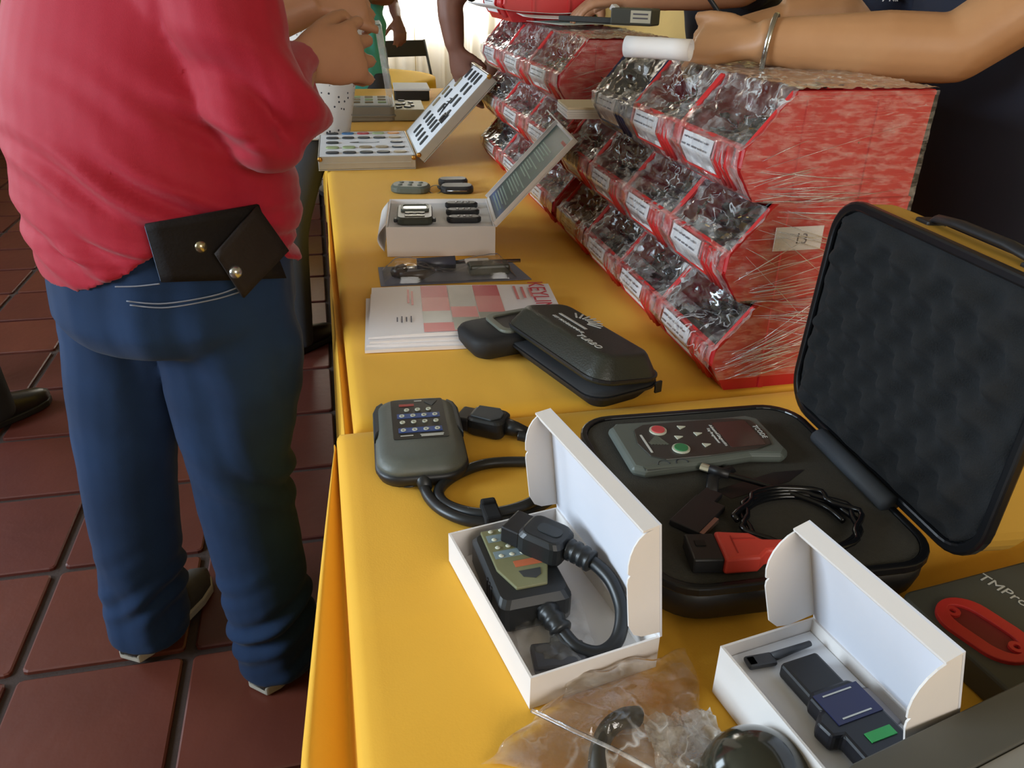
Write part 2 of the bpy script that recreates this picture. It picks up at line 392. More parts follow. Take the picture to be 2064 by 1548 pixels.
cloth('tablecloth', 'smooth yellow cloth over the nearest table, under the open carry case', -.012, .962, -.56, .9755, .44,
      lambda y: .052*min(1, max(0, (.985-y)/.50))**.9+.003, [(.60, .012, .0016, 'y'), (.645, .010, .0013, 'y'), (.15, .012, .0012, 'y')], near_hang=.4, far_hang=.05)
cloth('tablecloth', 'yellow cloth over the far long table, under the red bins', .012, .962, .984, 4.61, .44,
      lambda y: .016*min(1, max(0, (2.7-y)/1.0))+.002, [(1.75, .02, .0014, 'y'), (2.6, .02, .0014, 'y'), (.27, .012, .0008, 'x')], near_hang=.05, far_hang=.4)
# far round table
t = thing('round_table', 'far round table under a yellow cloth near the curtains', 'table', (.20, 5.66, 0))
MB().tube([(0, 0, .72), (0, 0, .745)], .56, 40).build('tabletop', M_wood, t)
MB().tube([(0, 0, .03), (0, 0, .72)], .03, 12).build('pedestal', M_leg, t, smooth=True)
MB().tube([(0, 0, 0), (0, 0, .03)], .24, 24).build('base', M_leg, t)
mb = MB(); rings = []
for k in range(0, 26):
    ring = []
    for j in range(72):
        a = 2*math.pi*j/72
        if k <= 10: r = .57*k/10+.004; z = .7535 - (.006 if k == 10 else 0)
        else:
            q = (k-10)/15; r = .576 + .03*q + .02*q*math.sin(a*13) + .010*q*math.sin(a*29); z = .7475-.5*q
        ring.append(Vector((r*math.cos(a), r*math.sin(a), z)))
    rings.append(ring)
mb.layers(rings, cap=False)
c = mb.build('round_tablecloth', mat('pale yellow tablecloth', 'f3c63f', .8, scale=2, spec=.1), smooth=True, solid=.0015, loc=(.20, 5.66, 0))
tag(c, 'round yellow tablecloth on the far table by the curtains', 'tablecloth')
# ------------------------------------------------------------------ red storage bins, stacked and wrapped
M_red = mat('red bin plastic', 'c92a2b', .38, var=.05, scale=6, spec=.5)
M_navy = mat('navy bin plastic', '23274f', .38, scale=6)
M_paper = mat('white paper', 'e6e3e2', .8, var=.02, scale=30)
M_ink = mat('dark ink', '62606a', .7)
M_steel = mat('key steel', 'a9a9ad', .28, metal=1, scale=40)
M_brass = mat('key brass', 'a88a4a', .3, metal=1, scale=40)
M_black = mat('black plastic', '1c1c1f', .45, scale=30)
M_purple = mat('purple key caps', '7c2440', .4, scale=30)
M_brown = mat('brown parcel', '8a5f33', .6, scale=20)
BX, BH, BD = .540, .144, .272       # front plane, stacking height, depth (towards +x)
PROF = [(.026, 0), (.0, .043), (.004, .070), (.062, .139), (BD, .139), (BD-.004, 0)]
def bin_mesh(w):
    mb = MB(); t = .004
    for s in (0, 1):                       # two side walls
        y0 = s*(w-t)
        n = len(PROF); vs = [Vector((x, y, z)) for y in (y0, y0+t) for x, z in PROF]
        mb.add(vs, [tuple(range(n)), tuple(range(n, 2*n))[::-1]] + [(i, (i+1) % n, n+(i+1) % n, n+i) for i in range(n)])
    mb.box((BD/2+.012, w/2, .003), (BD-.03, w-2*t, .006))
    mb.box((BD-.003, w/2, .07), (.005, w-2*t, .138))
    fr = [(.026, 0), (.0, .043), (.004, .070), (.009, .070), (.006, .043), (.031, .003)]      # folded front lip
    n = len(fr); vs = [Vector((x, y, z)) for y in (t, w-t) for x, z in fr]
    mb.add(vs, [tuple(range(n)), tuple(range(n, 2*n))[::-1]] + [(i, (i+1) % n, n+(i+1) % n, n+i) for i in range(n)])
    # thick rolled rim following the open edge
    for s in (0, 1):
        y = t*.5 if s == 0 else w-t*.5
        mb.tube([(.002, y, .046), (.004, y, .071), (.060, y, .139), (BD, y, .139)], .0042, 6)
    mb.tube([(.004, .003, .071), (.004, w-.003, .071)], .0042, 6)
    mb.tube([(BD, .003, .139), (BD, w-.003, .139)], .0042, 6)
    mb.tube([(.001, .003, .044), (.001, w-.003, .044)], .003, 6)
    # stiffening ribs on the side walls
    for s in (0, 1):
        for x in (.085, .19): mb.box((x, (-.0015 if s == 0 else w+.0015), .066), (.007, .004, .13))
    return mb
def ribs_mesh(w):
    mb = MB()
    for k, y in enumerate((.030, .045, .060)): mb.tube([(.0165, y, .012), (-.004, y, .044), (-.001, y, .070)], .006, 8)
    return mb
def label_mesh(w):
    # label card pushed in the holder on the far part of the lip
    mb = MB(); y0, y1 = w*.40, w*.90
    a = Vector((.0085, 0, .020)); b = Vector((-.0055, 0, .0445)); c = Vector((-.0015, 0, .0665))
    pts = []
    for y in (y0, y1):
        for q in (a, b, c): pts.append(Vector((q.x, y, q.z)))
    mb.add(pts, [(0, 1, 4, 3), (1, 2, 5, 4)])
    return mb
def holder_mesh(w):
    mb = MB(); y0, y1 = w*.36, w*.94
    for y in (y0, y1): mb.tube([(.011, y, .018), (-.005, y, .0445), (-.001, y, .069)], .003, 6)
    mb.tube([(.011, y0, .018), (.011, y1, .018)], .003, 6)
    return mb
MESH_CACHE = {}
def make_bin(w, y0, z0, label, group, m, label_print=True):
    key = (round(w, 3), m.name)
    if key not in MESH_CACHE:
        L = []
        for fn, mm in ((bin_mesh, m), (ribs_mesh, m), (holder_mesh, m), (label_mesh, M_paper)):
            me = fn(w).mesh('bin_piece'); me.materials.append(mm); L.append(me)
        L[1].polygons.foreach_set('use_smooth', [True]*len(L[1].polygons))
        MESH_CACHE[key] = L
    L = MESH_CACHE[key]
    t = thing('storage_bin', label, 'bin', (BX, y0, z0), 0, group)
    finish('shell', L[0], t); finish('grip_ribs', L[1], t); finish('label_holder', L[2], t)
    c = finish('label_card', L[3], t, solid=.0008); c['label'] = 'white paper label'
    # handwriting on the label card
    mb = MB(); rnd = random.Random(int(y0*1000+z0*77))
    for ln in range(2):
        y = w*.46
        while y < w*.82:
            d = rnd.uniform(.006, .02)
            q = .52+.3*ln
            mb.box((-.0068+.0032*(q-.5), y+d/2, .049+.011*ln), (.0006, d, .0022)); y += d+rnd.uniform(.003, .007)
    mb.build('handwriting', M_ink, c)
    return t
def make_pile(w, y0, z0, label, mats, seed, fill=.07):
    rnd = random.Random(seed); mb = MB(); mb.cur = 0
    mb.box((BD*.5+.008, w/2, fill*.45), (BD-.045, w-.02, fill*.75))
    for k in range(130):
        mb.cur = rnd.randrange(len(mats))
        x = rnd.uniform(.035, BD-.03); y = rnd.uniform(.026, w-.026)
        z = fill*.75 + rnd.uniform(0, .022) + max(0, (x-.05))*.16
        rot = Euler((rnd.uniform(-.7, .7), rnd.uniform(-.7, .7), rnd.uniform(0, 6.28))).to_matrix()
        L = rnd.uniform(.016, .03)
        mb.box((x, y, z), (L, .006, .0018), rot)
        mb.prism([(L*.5+.009+.009*math.cos(a*math.pi/3), .008*math.sin(a*math.pi/3)) for a in range(6)], -.001, .001, Matrix.Translation((x, y, z)) @ rot.to_4x4())
    mb.cur = 0
    o = mb.build('key_blanks', mats, loc=(BX, y0, z0))
    return tag(o, label, 'keys', kind='stuff')
ZR = [TZ+.002, TZ+.002+BH, TZ+.002+2*BH]
WN, WF_ = .203, .296
YA = .985
near_cols = [YA, YA+.206, YA+.412, YA+.618]
GN, GF = 'red bins of the nearer wrapped stack', 'red bins of the farther wrapped stack'
rname = ['bottom', 'middle', 'top']
cname = ['nearest column', 'second column', 'third column', 'fourth column, beside the gap']
pm = [[M_black, M_steel, M_black, M_brass], [M_black, M_steel, M_black, M_purple], [M_black, M_steel, M_navy], [M_brown, M_black, M_steel]]
for c, y in enumerate(near_cols):
    for r in range(3):
        if c == 3 and r == 2: continue
        m = M_navy if (c == 2 and r == 2) else M_red
        colr = 'navy blue' if m is M_navy else 'red'
        make_bin(WN, y, ZR[r], '%s plastic bin with a white label, %s row, %s of the nearer stack' % (colr, rname[r], cname[c].split(',')[0]), GN, m)
        ms = pm[c]
        if (c, r) == (2, 1): ms = [M_purple, M_purple, M_steel]
        make_pile(WN, y, ZR[r], 'loose keys inside the %s bin of the %s, nearer stack' % (rname[r], cname[c].split(',')[0]), ms, 10*c+r, .074)
far_cols = [1.862, 2.162, 2.462]
fn_ = ['nearest column', 'middle column', 'farthest column']
for c, y in enumerate(far_cols):
    for r in range(3):
        make_bin(WF_, y, ZR[r], 'red plastic bin with a pale label, %s row, %s of the farther stack' % (rname[r], fn_[c]), GF, M_red)
        make_pile(WF_, y, ZR[r], 'loose parts inside the %s bin of the %s, farther stack' % (rname[r], fn_[c]), [M_brown, M_steel, M_black] if c < 2 else [M_navy, M_steel], 50+10*c+r, .062)
# a further red bin standing crosswise on top of the far stack
t = make_bin(WF_, 2.46, ZR[2]+BH+.004, 'red bin lying on top of the farther stack at the top edge', GF, M_red)
# paper label with a handwritten number on the side wall of the nearest middle bin
lab = MB().box((0, 0, 0), (.074, .0008, .034)).build('number_label', M_paper, None, loc=(.643, YA-.0042, 1.037))
tag(lab, 'white paper label with the handwritten number 13 on the red bin side', 'label')
text('number', '13', .022, M_ink, lab, Matrix.Translation((.004, -.0006, -.001)) @ Matrix.Rotation(R(90), 4, 'X') @ Matrix.Rotation(R(-4), 4, 'Z'))
# ------------------------------------------------------------------ stretch wrap
M_film = film_mat('stretch film', haze=.05, gloss=.24, scale=70, rough=.03, bump=.16, crease=.7, cscale=17, cwid=.017, base=.075)
M_film_bunch = film_mat('bunched stretch film', haze=.20, gloss=.26, scale=40, rough=.05, bump=.4, crease=.8, cscale=22, cstretch=(1, 1.6, .8), cwid=.035, base=.12)
M_strand = film_mat('stretched film strand', haze=.30, gloss=.3, scale=5, rough=.2, bump=0, base=.2, white=(1, .95, .86))
M_film_top = film_mat('gathered stretch film', haze=.62, gloss=.25, scale=30, rough=.06, bump=.5, crease=.8, cscale=24, cwid=.05, base=.10, white=(.90, .86, .76))
M_film_side = film_mat('stretch film streaks', haze=.15, gloss=.12, scale=9, stretch=(3.2, 1, 12), rough=.10, bump=.3, crease=.36, cscale=6, cstretch=(.7, 1, 18), cwid=.012, base=.04, white=(.95, .86, .78))
def ridged(p, s, o=3):
    v = 0; a = 1; tot = 0
    for k in range(o):
        v += a*(1-abs(noise.noise(Vector((p[0]*s, p[1]*s, p[2]*s))))*2); tot += a; a *= .5; s *= 2.1
    return v/tot
def wrap(name, label, cols, w, rowsN, y_lo, y_hi, side=True, seed=0, xback=None, far_side=False):
    ztop = ZR[rowsN-1] + .139
    xb = BX+BD if xback is None else xback
    # profile going over the top and down the stepped front
    prof = [(xb, ztop+.006, 0), (BX+.062, ztop+.006, 0)]
    for r in range(rowsN-1, -1, -1):
        zb = ZR[r]
        prof += [(BX+.030, zb+.106, 1), (BX-.007, zb+.072, 0), (BX-.008, zb+.043, 0)]
        if r > 0: prof += [(BX+.016, zb+.006, .5), (BX+.050, zb-.008, .6)]
        else: prof += [(BX+.010, zb+.022, .0)]
    ln = [0]
    for a, b in zip(prof, prof[1:]): ln.append(ln[-1]+math.hypot(a[0]-b[0], a[1]-b[1]))
    nv = int(ln[-1]/.0055); nu = int((y_hi-y_lo)/.0055)
    def at(s):
        s *= ln[-1]
        for k in range(len(prof)-1):
            if s <= ln[k+1]+1e-9:
                q = (s-ln[k])/(ln[k+1]-ln[k]); a, b = prof[k], prof[k+1]
                return [a[i]+(b[i]-a[i])*q for i in range(3)]
        return list(prof[-1])
    mb = MB()
    def fn(u, v):
        y = y_lo+(y_hi-y_lo)*u; x, z, g = at(v)
        # position inside the column: film sinks into the bin between its two walls
        k = min(range(len(cols)), key=lambda i: abs(cols[i]+w/2-y)); q = (y-cols[k])/w
        mid = max(0, math.sin(math.pi*min(1, max(0, q))))
        p = Vector((x*1.0, y, z+seed))
        a1 = ridged((y*5+v*11, v*52-y*7, seed), 1, 2); a2 = ridged((y*44+v*9, v*9-y*5, seed+3), 1, 2); a3 = ridged((y*26+v*34, v*8-y*4, seed+8), 1, 2)
        wr = .5*(ridged(p, 17)-.62) + .55*(max(a1, 0)**3+max(a2, 0)**3*.8+max(a3, 0)**3*.7-.9); wr2 = noise.noise(p*55); big = noise.noise(p*7.5)
        dep = g*mid*(.010+.030*big)
        am = .0050 + .0100*g*mid
        n = Vector((-.75, 0, .65)) if g > 0 else (Vector((0, 0, 1)) if x > BX+.06 else Vector((-1, 0, .1)))
        d = -dep + am*wr*1.5 + .0022*wr2
        if x > BX+.06 and v < .5: d = abs(d)*.8
        elif g == 0: d = abs(d)*.5
        return Vector((x, y, z)) + n*d
    n0 = len(mb.f); mb.sheet(fn, nu, nv)
    ntop = int(nv*(ln[1]-.004)/ln[-1])
    for k in range(n0, n0+ntop*nu): mb.mi[k] = 2
    mats = [M_film, M_film_side, M_film_top, M_film_bunch, M_strand]
    for j in range(ntop, nv):
        g_ = at((j+.5)/nv)[2]
        for i in range(nu):
            y = y_lo+(y_hi-y_lo)*(i+.5)/nu; k = min(range(len(cols)), key=lambda q: abs(cols[q]+w/2-y)); q = (y-cols[k])/w
            e = min(q, 1-q)+.05*noise.noise(Vector((y*40, j*.11, seed)))
            if e < .13 or (g_ < .7 and .25 < g_+.3 and noise.noise(Vector((y*25, j*.13, seed+2))) > -.05): mb.mi[n0+j*nu+i] = 3
    def side_sheet(yy, sg):
        mb.cur = 1
        def outline(z):     # front of the side silhouette at height z
            for r in range(rowsN-1, -1, -1):
                if z >= ZR[r]:
                    q = z-ZR[r]
                    if q > .139: return BX+.062
                    for (a, b) in zip(PROF[:4], PROF[1:4]):
                        if a[1] <= q <= b[1]: return BX-.004+a[0]+(b[0]-a[0])*(q-a[1])/(b[1]-a[1]+1e-9)
            return BX+.03
        def fs(u, v):
            z = ZR[0]+.022+(ztop+.004-ZR[0]-.022)*v
            xf = outline(z); xx = xf+(xb-xf)*u
            d = .0016*ridged(Vector((xx*3, z*26, seed+yy)), 3) + .003*math.exp(-u*9)*noise.noise(Vector((xx*30, z*50, seed)))
            return Vector((xx, yy+sg*abs(d), z))
        mb.sheet(fs, 60, 110)
        mb.cur = 4; rnd = random.Random(int(seed*10))      # pulled strands fanning out from where the rows meet
        for r in range(rowsN):
            for k in range(34):
                z0 = ZR[r]+rnd.gauss(.0, .030) if r else ZR[r]+rnd.uniform(.02, .075); z0 = min(ztop-.004, max(ZR[0]+.024, z0))
                sl = (z0-ZR[r])*1.3+rnd.gauss(0, .035); xa = outline(z0)+rnd.uniform(.004, .06); L_ = rnd.uniform(.05, .20)
                xe = min(xb-.004, xa+L_); z1 = z0+sl*(xe-xa)/.2
                if not (ZR[0]+.02 < z1 < ztop-.002): continue
                p0 = Vector((xa, yy+sg*.0030, z0)); p1 = Vector((xe, yy+sg*.0030, z1)); pm_ = p0.lerp(p1, .5)+Vector((0, sg*.0008, rnd.gauss(0, .002)))
                mb.tube([p0, pm_, p1], [.0002, rnd.uniform(.00035, .0008), .0002], 5)
        mb.cur = 0
    if side: side_sheet(y_lo, -1)
    if far_side: side_sheet(y_hi, 1)
    o = mb.build(name, mats, smooth=True)
    return tag(o, label, 'plastic wrap')
wrap('stretch_wrap', 'clear wrinkled stretch film round the nearer stack of red bins', near_cols[:3], WN, 3, YA-.0065, YA+.6155, True, 1.7)
wrap('stretch_wrap', 'clear stretch film over the two bins below the paper pad', near_cols[3:], WN, 2, YA+.620, YA+.828, False, 5.1)
wrap('stretch_wrap', 'clear crinkled stretch film round the farther stack of red bins', far_cols, WF_, 3, 1.854, 2.770, True, 9.3, far_side=True)
# ------------------------------------------------------------------ far end of the long table: key sample cases
M_alu = mat('brushed aluminium', 'b9b3a6', .35, metal=.75, stretch=(1, 30, 1), scale=30)
M_foamw = mat('white foam insert', 'dfe0e4', .8, var=.02, scale=60)
M_gold = mat('brass corner', 'b5813a', .35, metal=.8)
M_dkgrey = mat('dark grey plastic', '3c3e3e', .5, scale=30)
KEYC = {'dark': mat('dark key head', '303336', .45, scale=50), 'blue': mat('blue key head', '3c6c9a', .5), 'red': mat('red key head', 'a8393c', .5),
        'green': mat('pale green key head', '9aa878', .5), 'orange': mat('orange key head', 'c98a4f', .5), 'brown': mat('brown key head', '8b7a5c', .5)}
FL, FR, BL, BR_ = T(641, 307, .845), T(838, 313, .845), T(660, 256, .845), T(815, 262, .845)
ky_ = (BR_-FR).normalized(); kx = Vector((ky_.y, -ky_.x, 0)); KW = (FR-FL).dot(kx); KD = min(.44, (BR_-FR).length)
K0 = Vector((FR.x, FR.y, TZ)) - kx*KW; KM = frame(K0, (kx.x, kx.y, 0), (-kx.y, kx.x, 0))
case = thing('key_sample_case', 'open aluminium case showing key heads in rows on white foam', 'case', (0, 0, 0)); case.matrix_world = KM
def shell_tray(mb, w, d, h, t):       # open tray, x 0..w, y 0..d, z 0..h
    mb.box((w/2, d/2, t/2), (w, d, t))
    for y in (t/2, d-t/2): mb.box((w/2, y, h/2+t/2), (w, t, h-t))
    for x in (t/2, w-t/2): mb.box((x, d/2, h/2+t/2), (t, d-2*t, h-t))
KH = .044
mb = MB(); shell_tray(mb, KW, KD, KH, .004); mb.build('base', M_alu, case, bevel=.002, loc=(0, 0, .002))
MB().box((KW/2, KD/2, KH-.006), (KW-.010, KD-.010, .016)).build('foam_insert', M_foamw, case)
mb = MB()
for x in (.006, KW-.006): mb.ball((x, -.0005, KH-.006), (.008, .004, .008), 10, 6)
mb.build('corner_cap', M_gold, case, smooth=True)
MB().box((KW/2, -.001, KH*.55), (KW-.03, .003, .004)).build('edge_trim', M_alu, case)
tilt = R(46); LM = Matrix.Translation((KW+.003, 0, KH)) @ Matrix.Rotation(-tilt, 4, 'Y')   # lid frame: x along the lid, z its inner side... rotated up
LL = .335
mb = MB(); mb.box((LL/2, KD/2, -.032), (LL, KD, .004))
for y in (.002, KD-.002): mb.box((LL/2, y, -.015), (LL, .004, .030))
for x in (.002, LL-.002): mb.box((x, KD/2, -.015), (.004, KD-.008, .030))
me_l = mb; lid = me_l.build('lid', M_alu, case, bevel=.002); lid.data.transform(LM)
f = MB().box((LL/2, KD/2, -.008), (LL-.010, KD-.010, .012)).build('lid_foam', M_foamw, lid); f.data.transform(LM)
g = MB().ball((LL-.006, -.0005, -.004), (.008, .004, .008), 10, 6).ball((.006, -.0005, -.004), (.008, .004, .008), 10, 6).build('lid_corner_cap', M_gold, lid, smooth=True); g.data.transform(LM)
def key_head(name, label, M, cx, cy, w, d, m, group, tip=0):
    mb = MB(); mb.layers([[Vector((x, y, 0)) for x, y in rrect(w, d, d*.42, 3)], [Vector((x, y, .003)) for x, y in rrect(w, d, d*.42, 3)], [Vector((x, y, .0042)) for x, y in rrect(w-.003, d-.003, d*.4, 3)]])
    k = mb.build(name, m); k.matrix_world = M @ Matrix.Translation((cx, cy, 0)) @ Matrix.Rotation(tip, 4, 'Z')
    return tag(k, label, 'key', group)
BASEM = KM @ Matrix.Translation((0, 0, KH+.0025))
pat = ['dark blue red green orange', 'dark dark dark dark brown', 'dark - - - dark', 'green green brown brown dark', 'dark dark dark dark brown']
for r, row in enumerate(pat):
    for c, k in enumerate(row.split()):
        if k == '-': continue
        y = KD-.05-r*(KD-.10)/4; x = .045+c*(KW-.09)/4
        rn = ['back', 'second', 'third', 'fourth', 'front'][r]
        key_head('key_blank', '%s key, %s from left, %s row of the flat aluminium case' % (k if k != 'dark' else 'dark grey', ['first', 'second', 'third', 'fourth', 'fifth'][c], rn), BASEM, x, y, .042, .030, KEYC[k], 'key heads on the foam of the case base')
lg = MB().prism([(.05*math.cos(a*math.pi/12), .014*math.sin(a*math.pi/12)) for a in range(24)], 0, .0006).build('printed_emblem', KEYC['dark'], case, loc=(KW*.5, KD*.52, KH+.002)); lg['label'] = 'dark oval emblem printed on the foam'
MB().prism([(.032*math.cos(a*math.pi/12)+.012, .007*math.sin(a*math.pi/12)) for a in range(24)], 0, .0009).build('emblem_inner', M_foamw, lg)
LIDM = KM @ LM @ Matrix.Translation((0, 0, -.002))
# lid: rows run up the slope
lp = [(.045, [.05, .11, .17, .23]), (.10, [.05, .10, .15, .2, .26]), (.155, [.05, .17, .29]), (.205, [.06, .12, .24, .3]), (.255, [.06, .12, .24]), (.30, [.05, .10, .15, .21])]
for i, (x, ys) in enumerate(lp):
    for j, y in enumerate(ys):
        k = 'brown' if (i, j) in ((3, 3), (4, 2), (2, 2)) else 'dark'
        key_head('key_blank', 'slim %s key, %s from front, %s row up the raised case lid' % ('brown' if k == 'brown' else 'dark grey', ['first', 'second', 'third', 'fourth', 'fifth'][j], ['lowest', 'second', 'third', 'fourth', 'fifth', 'top'][i]), LIDM, x, (y+.018)*KD/.36, .040, .022, KEYC[k], 'key heads on the raised lid', R(6))
kf = MB().box((0, 0, .004), (.035, .045, .007)).box((0, .0, .009), (.018, .022, .003)).build('boxed_key', M_black, bevel=.003); kf.matrix_world = LIDM @ Matrix.Translation((.14, .075, 0)); tag(kf, 'larger black square remote key in the raised lid of the aluminium case', 'key')
em = MB()
for k in range(4): em.tube([(-.03+.012*k, -.03+.004*k, .0006), (.0+.012*k, .0, .0006), (-.01+.014*k, .03, .0006)], .0022, 5)
em = em.build('printed_emblem', KEYC['dark'], lid); em.data.transform(LM @ Matrix.Translation((.165, .20, -.0015)))
# grey plastic sample case with a clear upright lid, further back
a = T(668, 247); b = T(797, 246); gx = (b-a).normalized(); GM = frame(a, (gx.x, gx.y, 0), (-gx.y, gx.x, 0)); GW = (b-a).length
M_greybox = mat('grey plastic case', '8f8d86', .5, scale=12)
M_clear = film_mat('clear lid plastic', haze=.22, gloss=.12, scale=4, rough=.15, bump=.05)
gc = thing('plastic_sample_case', 'grey plastic case with a clear upright lid behind the aluminium one', 'case'); gc.matrix_world = GM
mb = MB(); mb.layers([[Vector((x, y, z)) for x, y in rrect(GW-i, .30-i, .02, 4, GW/2, .15)] for z, i in ((.0, .012), (.006, 0), (.020, 0), (.021, -.010), (.028, -.010), (.029, 0), (.060, 0))])
mb.build('body', M_greybox, gc, bevel=.001)
MB().box((GW/2, .15, .064), (GW-.03, .27, .008)).build('tray', mat('tray grey', 'bdbcb6', .6), gc, bevel=.003)
for i in range(4):
    for j in range(3): MB().box((.05+i*(GW-.1)/3, .07+j*.08, .071), (.035, .022, .006)).build('sample', KEYC['brown' if (i+j) % 3 else 'green'], gc, bevel=.002)
mb = MB(); mb.box((GW-.002, .15, .062+.16), (.006, .29, .30)).box((GW-.014, .15, .375), (.024, .29, .006)).box((GW-.014, .008, .222), (.024, .005, .30)).box((GW-.014, .292, .222), (.024, .005, .30))
l = mb.build('clear_lid', M_clear, gc, bevel=.001); l.data.transform(Matrix.Translation((GW, 0, .062)) @ Matrix.Rotation(R(-7), 4, 'Y') @ Matrix.Translation((-GW, 0, -.062)))
# white lidded dark box and pale flat case right of it
a = T(800, 205); b = T(868, 203)
bx = thing('flat_black_box', 'flat black box with a white lid behind the open aluminium case', 'box', ((a.x+b.x)/2, a.y+.12, TZ), R(-4)); w = (b-a).length
MB().box((0, 0, .026), (w, .24, .046)).build('body', M_black, bx, bevel=.006)
MB().box((0, 0, .054), (w+.006, .246, .011)).build('lid', M_foamw, bx, bevel=.003)
a = T(803, 246); b = T(858, 246)
bx = thing('pale_sample_box', 'pale flat box with scattered keys on top, beside the grey plastic case', 'box', ((a.x+b.x)/2, a.y+.15, TZ), R(-4)); w = (b-a).length+.02
MB().box((0, 0, .025), (w, .28, .046)).build('body', mat('pale box', 'b9b79f', .6), bx, bevel=.004)
for k in range(7): MB().box((random.uniform(-.04, .04), random.uniform(-.11, .11), .0515), (.03, .012, .005), Euler((0, 0, random.uniform(0, 3))).to_matrix()).build('sample_key', KEYC['dark'], bx, bevel=.001)
# ------------------------------------------------------------------ key fobs lying on the cloth
M_fob = mat('grey green fob', '5d6257', .5, scale=50)
def fob(name, label, u, v, rz, L, Wd, m, buttons=0, ring=False, z=TZ, tiltx=0):
    p = T(u, v, z); t = thing(name, label, 'key fob', (p.x, p.y, z+.0012), rz)
    if tiltx: t.rotation_euler = (0, tiltx, rz)
    mb = MB(); mb.layers([[Vector((x, y, zz)) for x, y in rrect(L*s, Wd*s, Wd*.38, 5)] for zz, s in ((0, .92), (.004, 1), (.015, 1), (.021, .9))])
    mb.build('shell', m, t, smooth=False, bevel=.001)
    if buttons:
        for i in range(buttons):
            for j in (-1, 1): MB().ball((-L*.25+i*L*.5/max(1, buttons-1), j*Wd*.18, .021), (.007, .006, .003), 10, 6).build('button', M_fob, t, smooth=True)
    else:
        MB().tube([(-L*.3, -Wd*.50, .010), (L*.3, -Wd*.50, .010)], .0026, 8).build('chrome_edge', M_steel, t, smooth=True)
    if ring:
        pts = [(L*.5+.016+.018*math.cos(a*math.pi/12), .018*math.sin(a*math.pi/12), .006+.008*math.sin(a*math.pi/12)) for a in range(25)]
        MB().tube(pts, .0013, 6).build('key_ring', M_steel, t, smooth=True)
        MB().box((L*.5+.035, .004, .010), (.026, .018, .006), Euler((.2, .2, .5)).to_matrix()).build('tag', M_black, t, bevel=.002)
    return t
fob('key_fob', 'grey-green rubber key fob with a metal ring, lying on the yellow cloth', 828, 386, R(-14), .110, .080, M_fob, 3, True)
fob('key_fob', 'black folding key behind its twin on the yellow cloth', 913, 374, R(-3), .086, .046, M_black)
fob('key_fob', 'black key fob with a chrome edge, nearer of the pair on the yellow cloth', 921, 388, R(-8), .094, .056, M_black)
# ------------------------------------------------------------------ white box of remotes with printed lid
M_card = mat('white card', 'e6e0dc', .65, var=.02, scale=20)
M_card_cool = mat('white card cool lit', 'dcdde6', .7, var=.02, scale=20)  # lid card: cool light from the left put into a bluish white
RH = .066
FLb, FRb = T(781, 519), T(998, 516); ex = (FRb-FLb).normalized(); RW = (FRb-FLb).length; RL = .245
RM = frame(Vector((FLb.x, FLb.y, TZ+.0015)), ex, (-ex.y, ex.x, 0))
rb = thing('remote_kit_box', 'white card box with a raised green-printed lid holding key remotes', 'box'); rb.matrix_world = RM
mb = MB(); shell_tray(mb, RW, RL, RH, .003); mb.build('box_body', M_card, rb)
MB().box((RW/2, RL/2, RH-.016), (RW-.007, RL-.007, .012)).build('insert', M_foamw, rb)
fl = MB().sheet(lambda u, v: Vector((-.001-.020*math.sin(v*math.pi*.9), .02+u*(RL-.04), RH-.06*v)), 10, 8).build('side_flap', M_card, rb, smooth=True, solid=.0008)
LT = R(47); RLM = Matrix.Translation((RW, 0, RH)) @ Matrix.Rotation(-LT, 4, 'Y'); RLL = .25
mb = MB(); mb.box((RLL/2, RL/2, -.0015), (RLL, RL, .003)); mb.box((RLL-.0015, RL/2, .020), (.003, RL, .040))
for y in (.0015, RL-.0015): mb.box((RLL/2, y, .004), (RLL-.004, .003, .010))
lid = mb.build('lid', M_card, rb); lid.data.transform(RLM)
# printed sheet inside the lid: dark green night scene with lines of writing
m = bpy.data.materials.new('printed lid sheet'); m.use_nodes = True; MATS['lidprint'] = m
nt = m.node_tree; bs = nt.nodes['Principled BSDF']; bs.inputs['Roughness'].default_value = .35
tc = nt.nodes.new('ShaderNodeTexCoord'); sp = nt.nodes.new('ShaderNodeSeparateXYZ'); nt.links.new(tc.outputs['Generated'], sp.inputs[0])
cr = nt.nodes.new('ShaderNodeValToRGB'); nt.links.new(sp.outputs[0], cr.inputs[0])
els = cr.color_ramp.elements; els[0].position = 0; els[0].color = (*lin('0b1626'), 1); els[1].position = 1; els[1].color = (*lin('2c4a48'), 1)
for p_, c_ in ((.06, '2f5f9a'), (.13, '17324a'), (.22, '0f3a38'), (.55, '123f3a')):
    e = els.new(p_); e.color = (*lin(c_), 1)
nz = nt.nodes.new('ShaderNodeTexNoise'); nz.inputs['Scale'].default_value = 6; nt.links.new(tc.outputs['Generated'], nz.inputs[0])
mx = nt.nodes.new('ShaderNodeMix'); mx.data_type = 'RGBA'; mx.blend_type = 'OVERLAY'; mx.inputs[0].default_value = .5
nt.links.new(cr.outputs[0], mx.inputs[6]); nt.links.new(nz.outputs[1], mx.inputs[7]); nt.links.new(mx.outputs[2], bs.inputs['Base Color'])
sh = MB().box((0, 0, 0), (RLL-.016, RL-.014, .0006)).build('printed_sheet', m, lid)
SHM = RLM @ Matrix.Translation((RLL/2-.001, RL/2, .0006)); sh.data.transform(SHM)
mb = MB(); rnd = random.Random(3); M_print = mat('pale green print', '9fb8ae', .5)
for k in range(24):
    x = RLL/2-.05-k*.0078
    ln = rnd.uniform(.45, .9)*(RL-.06) if k > 2 else .7*(RL-.06)
    mb.box((x, -RL/2+.03+0+ (RL-.06)-ln/2 - .0, 0), (.0026, ln, .0004)) if k % 6 else None
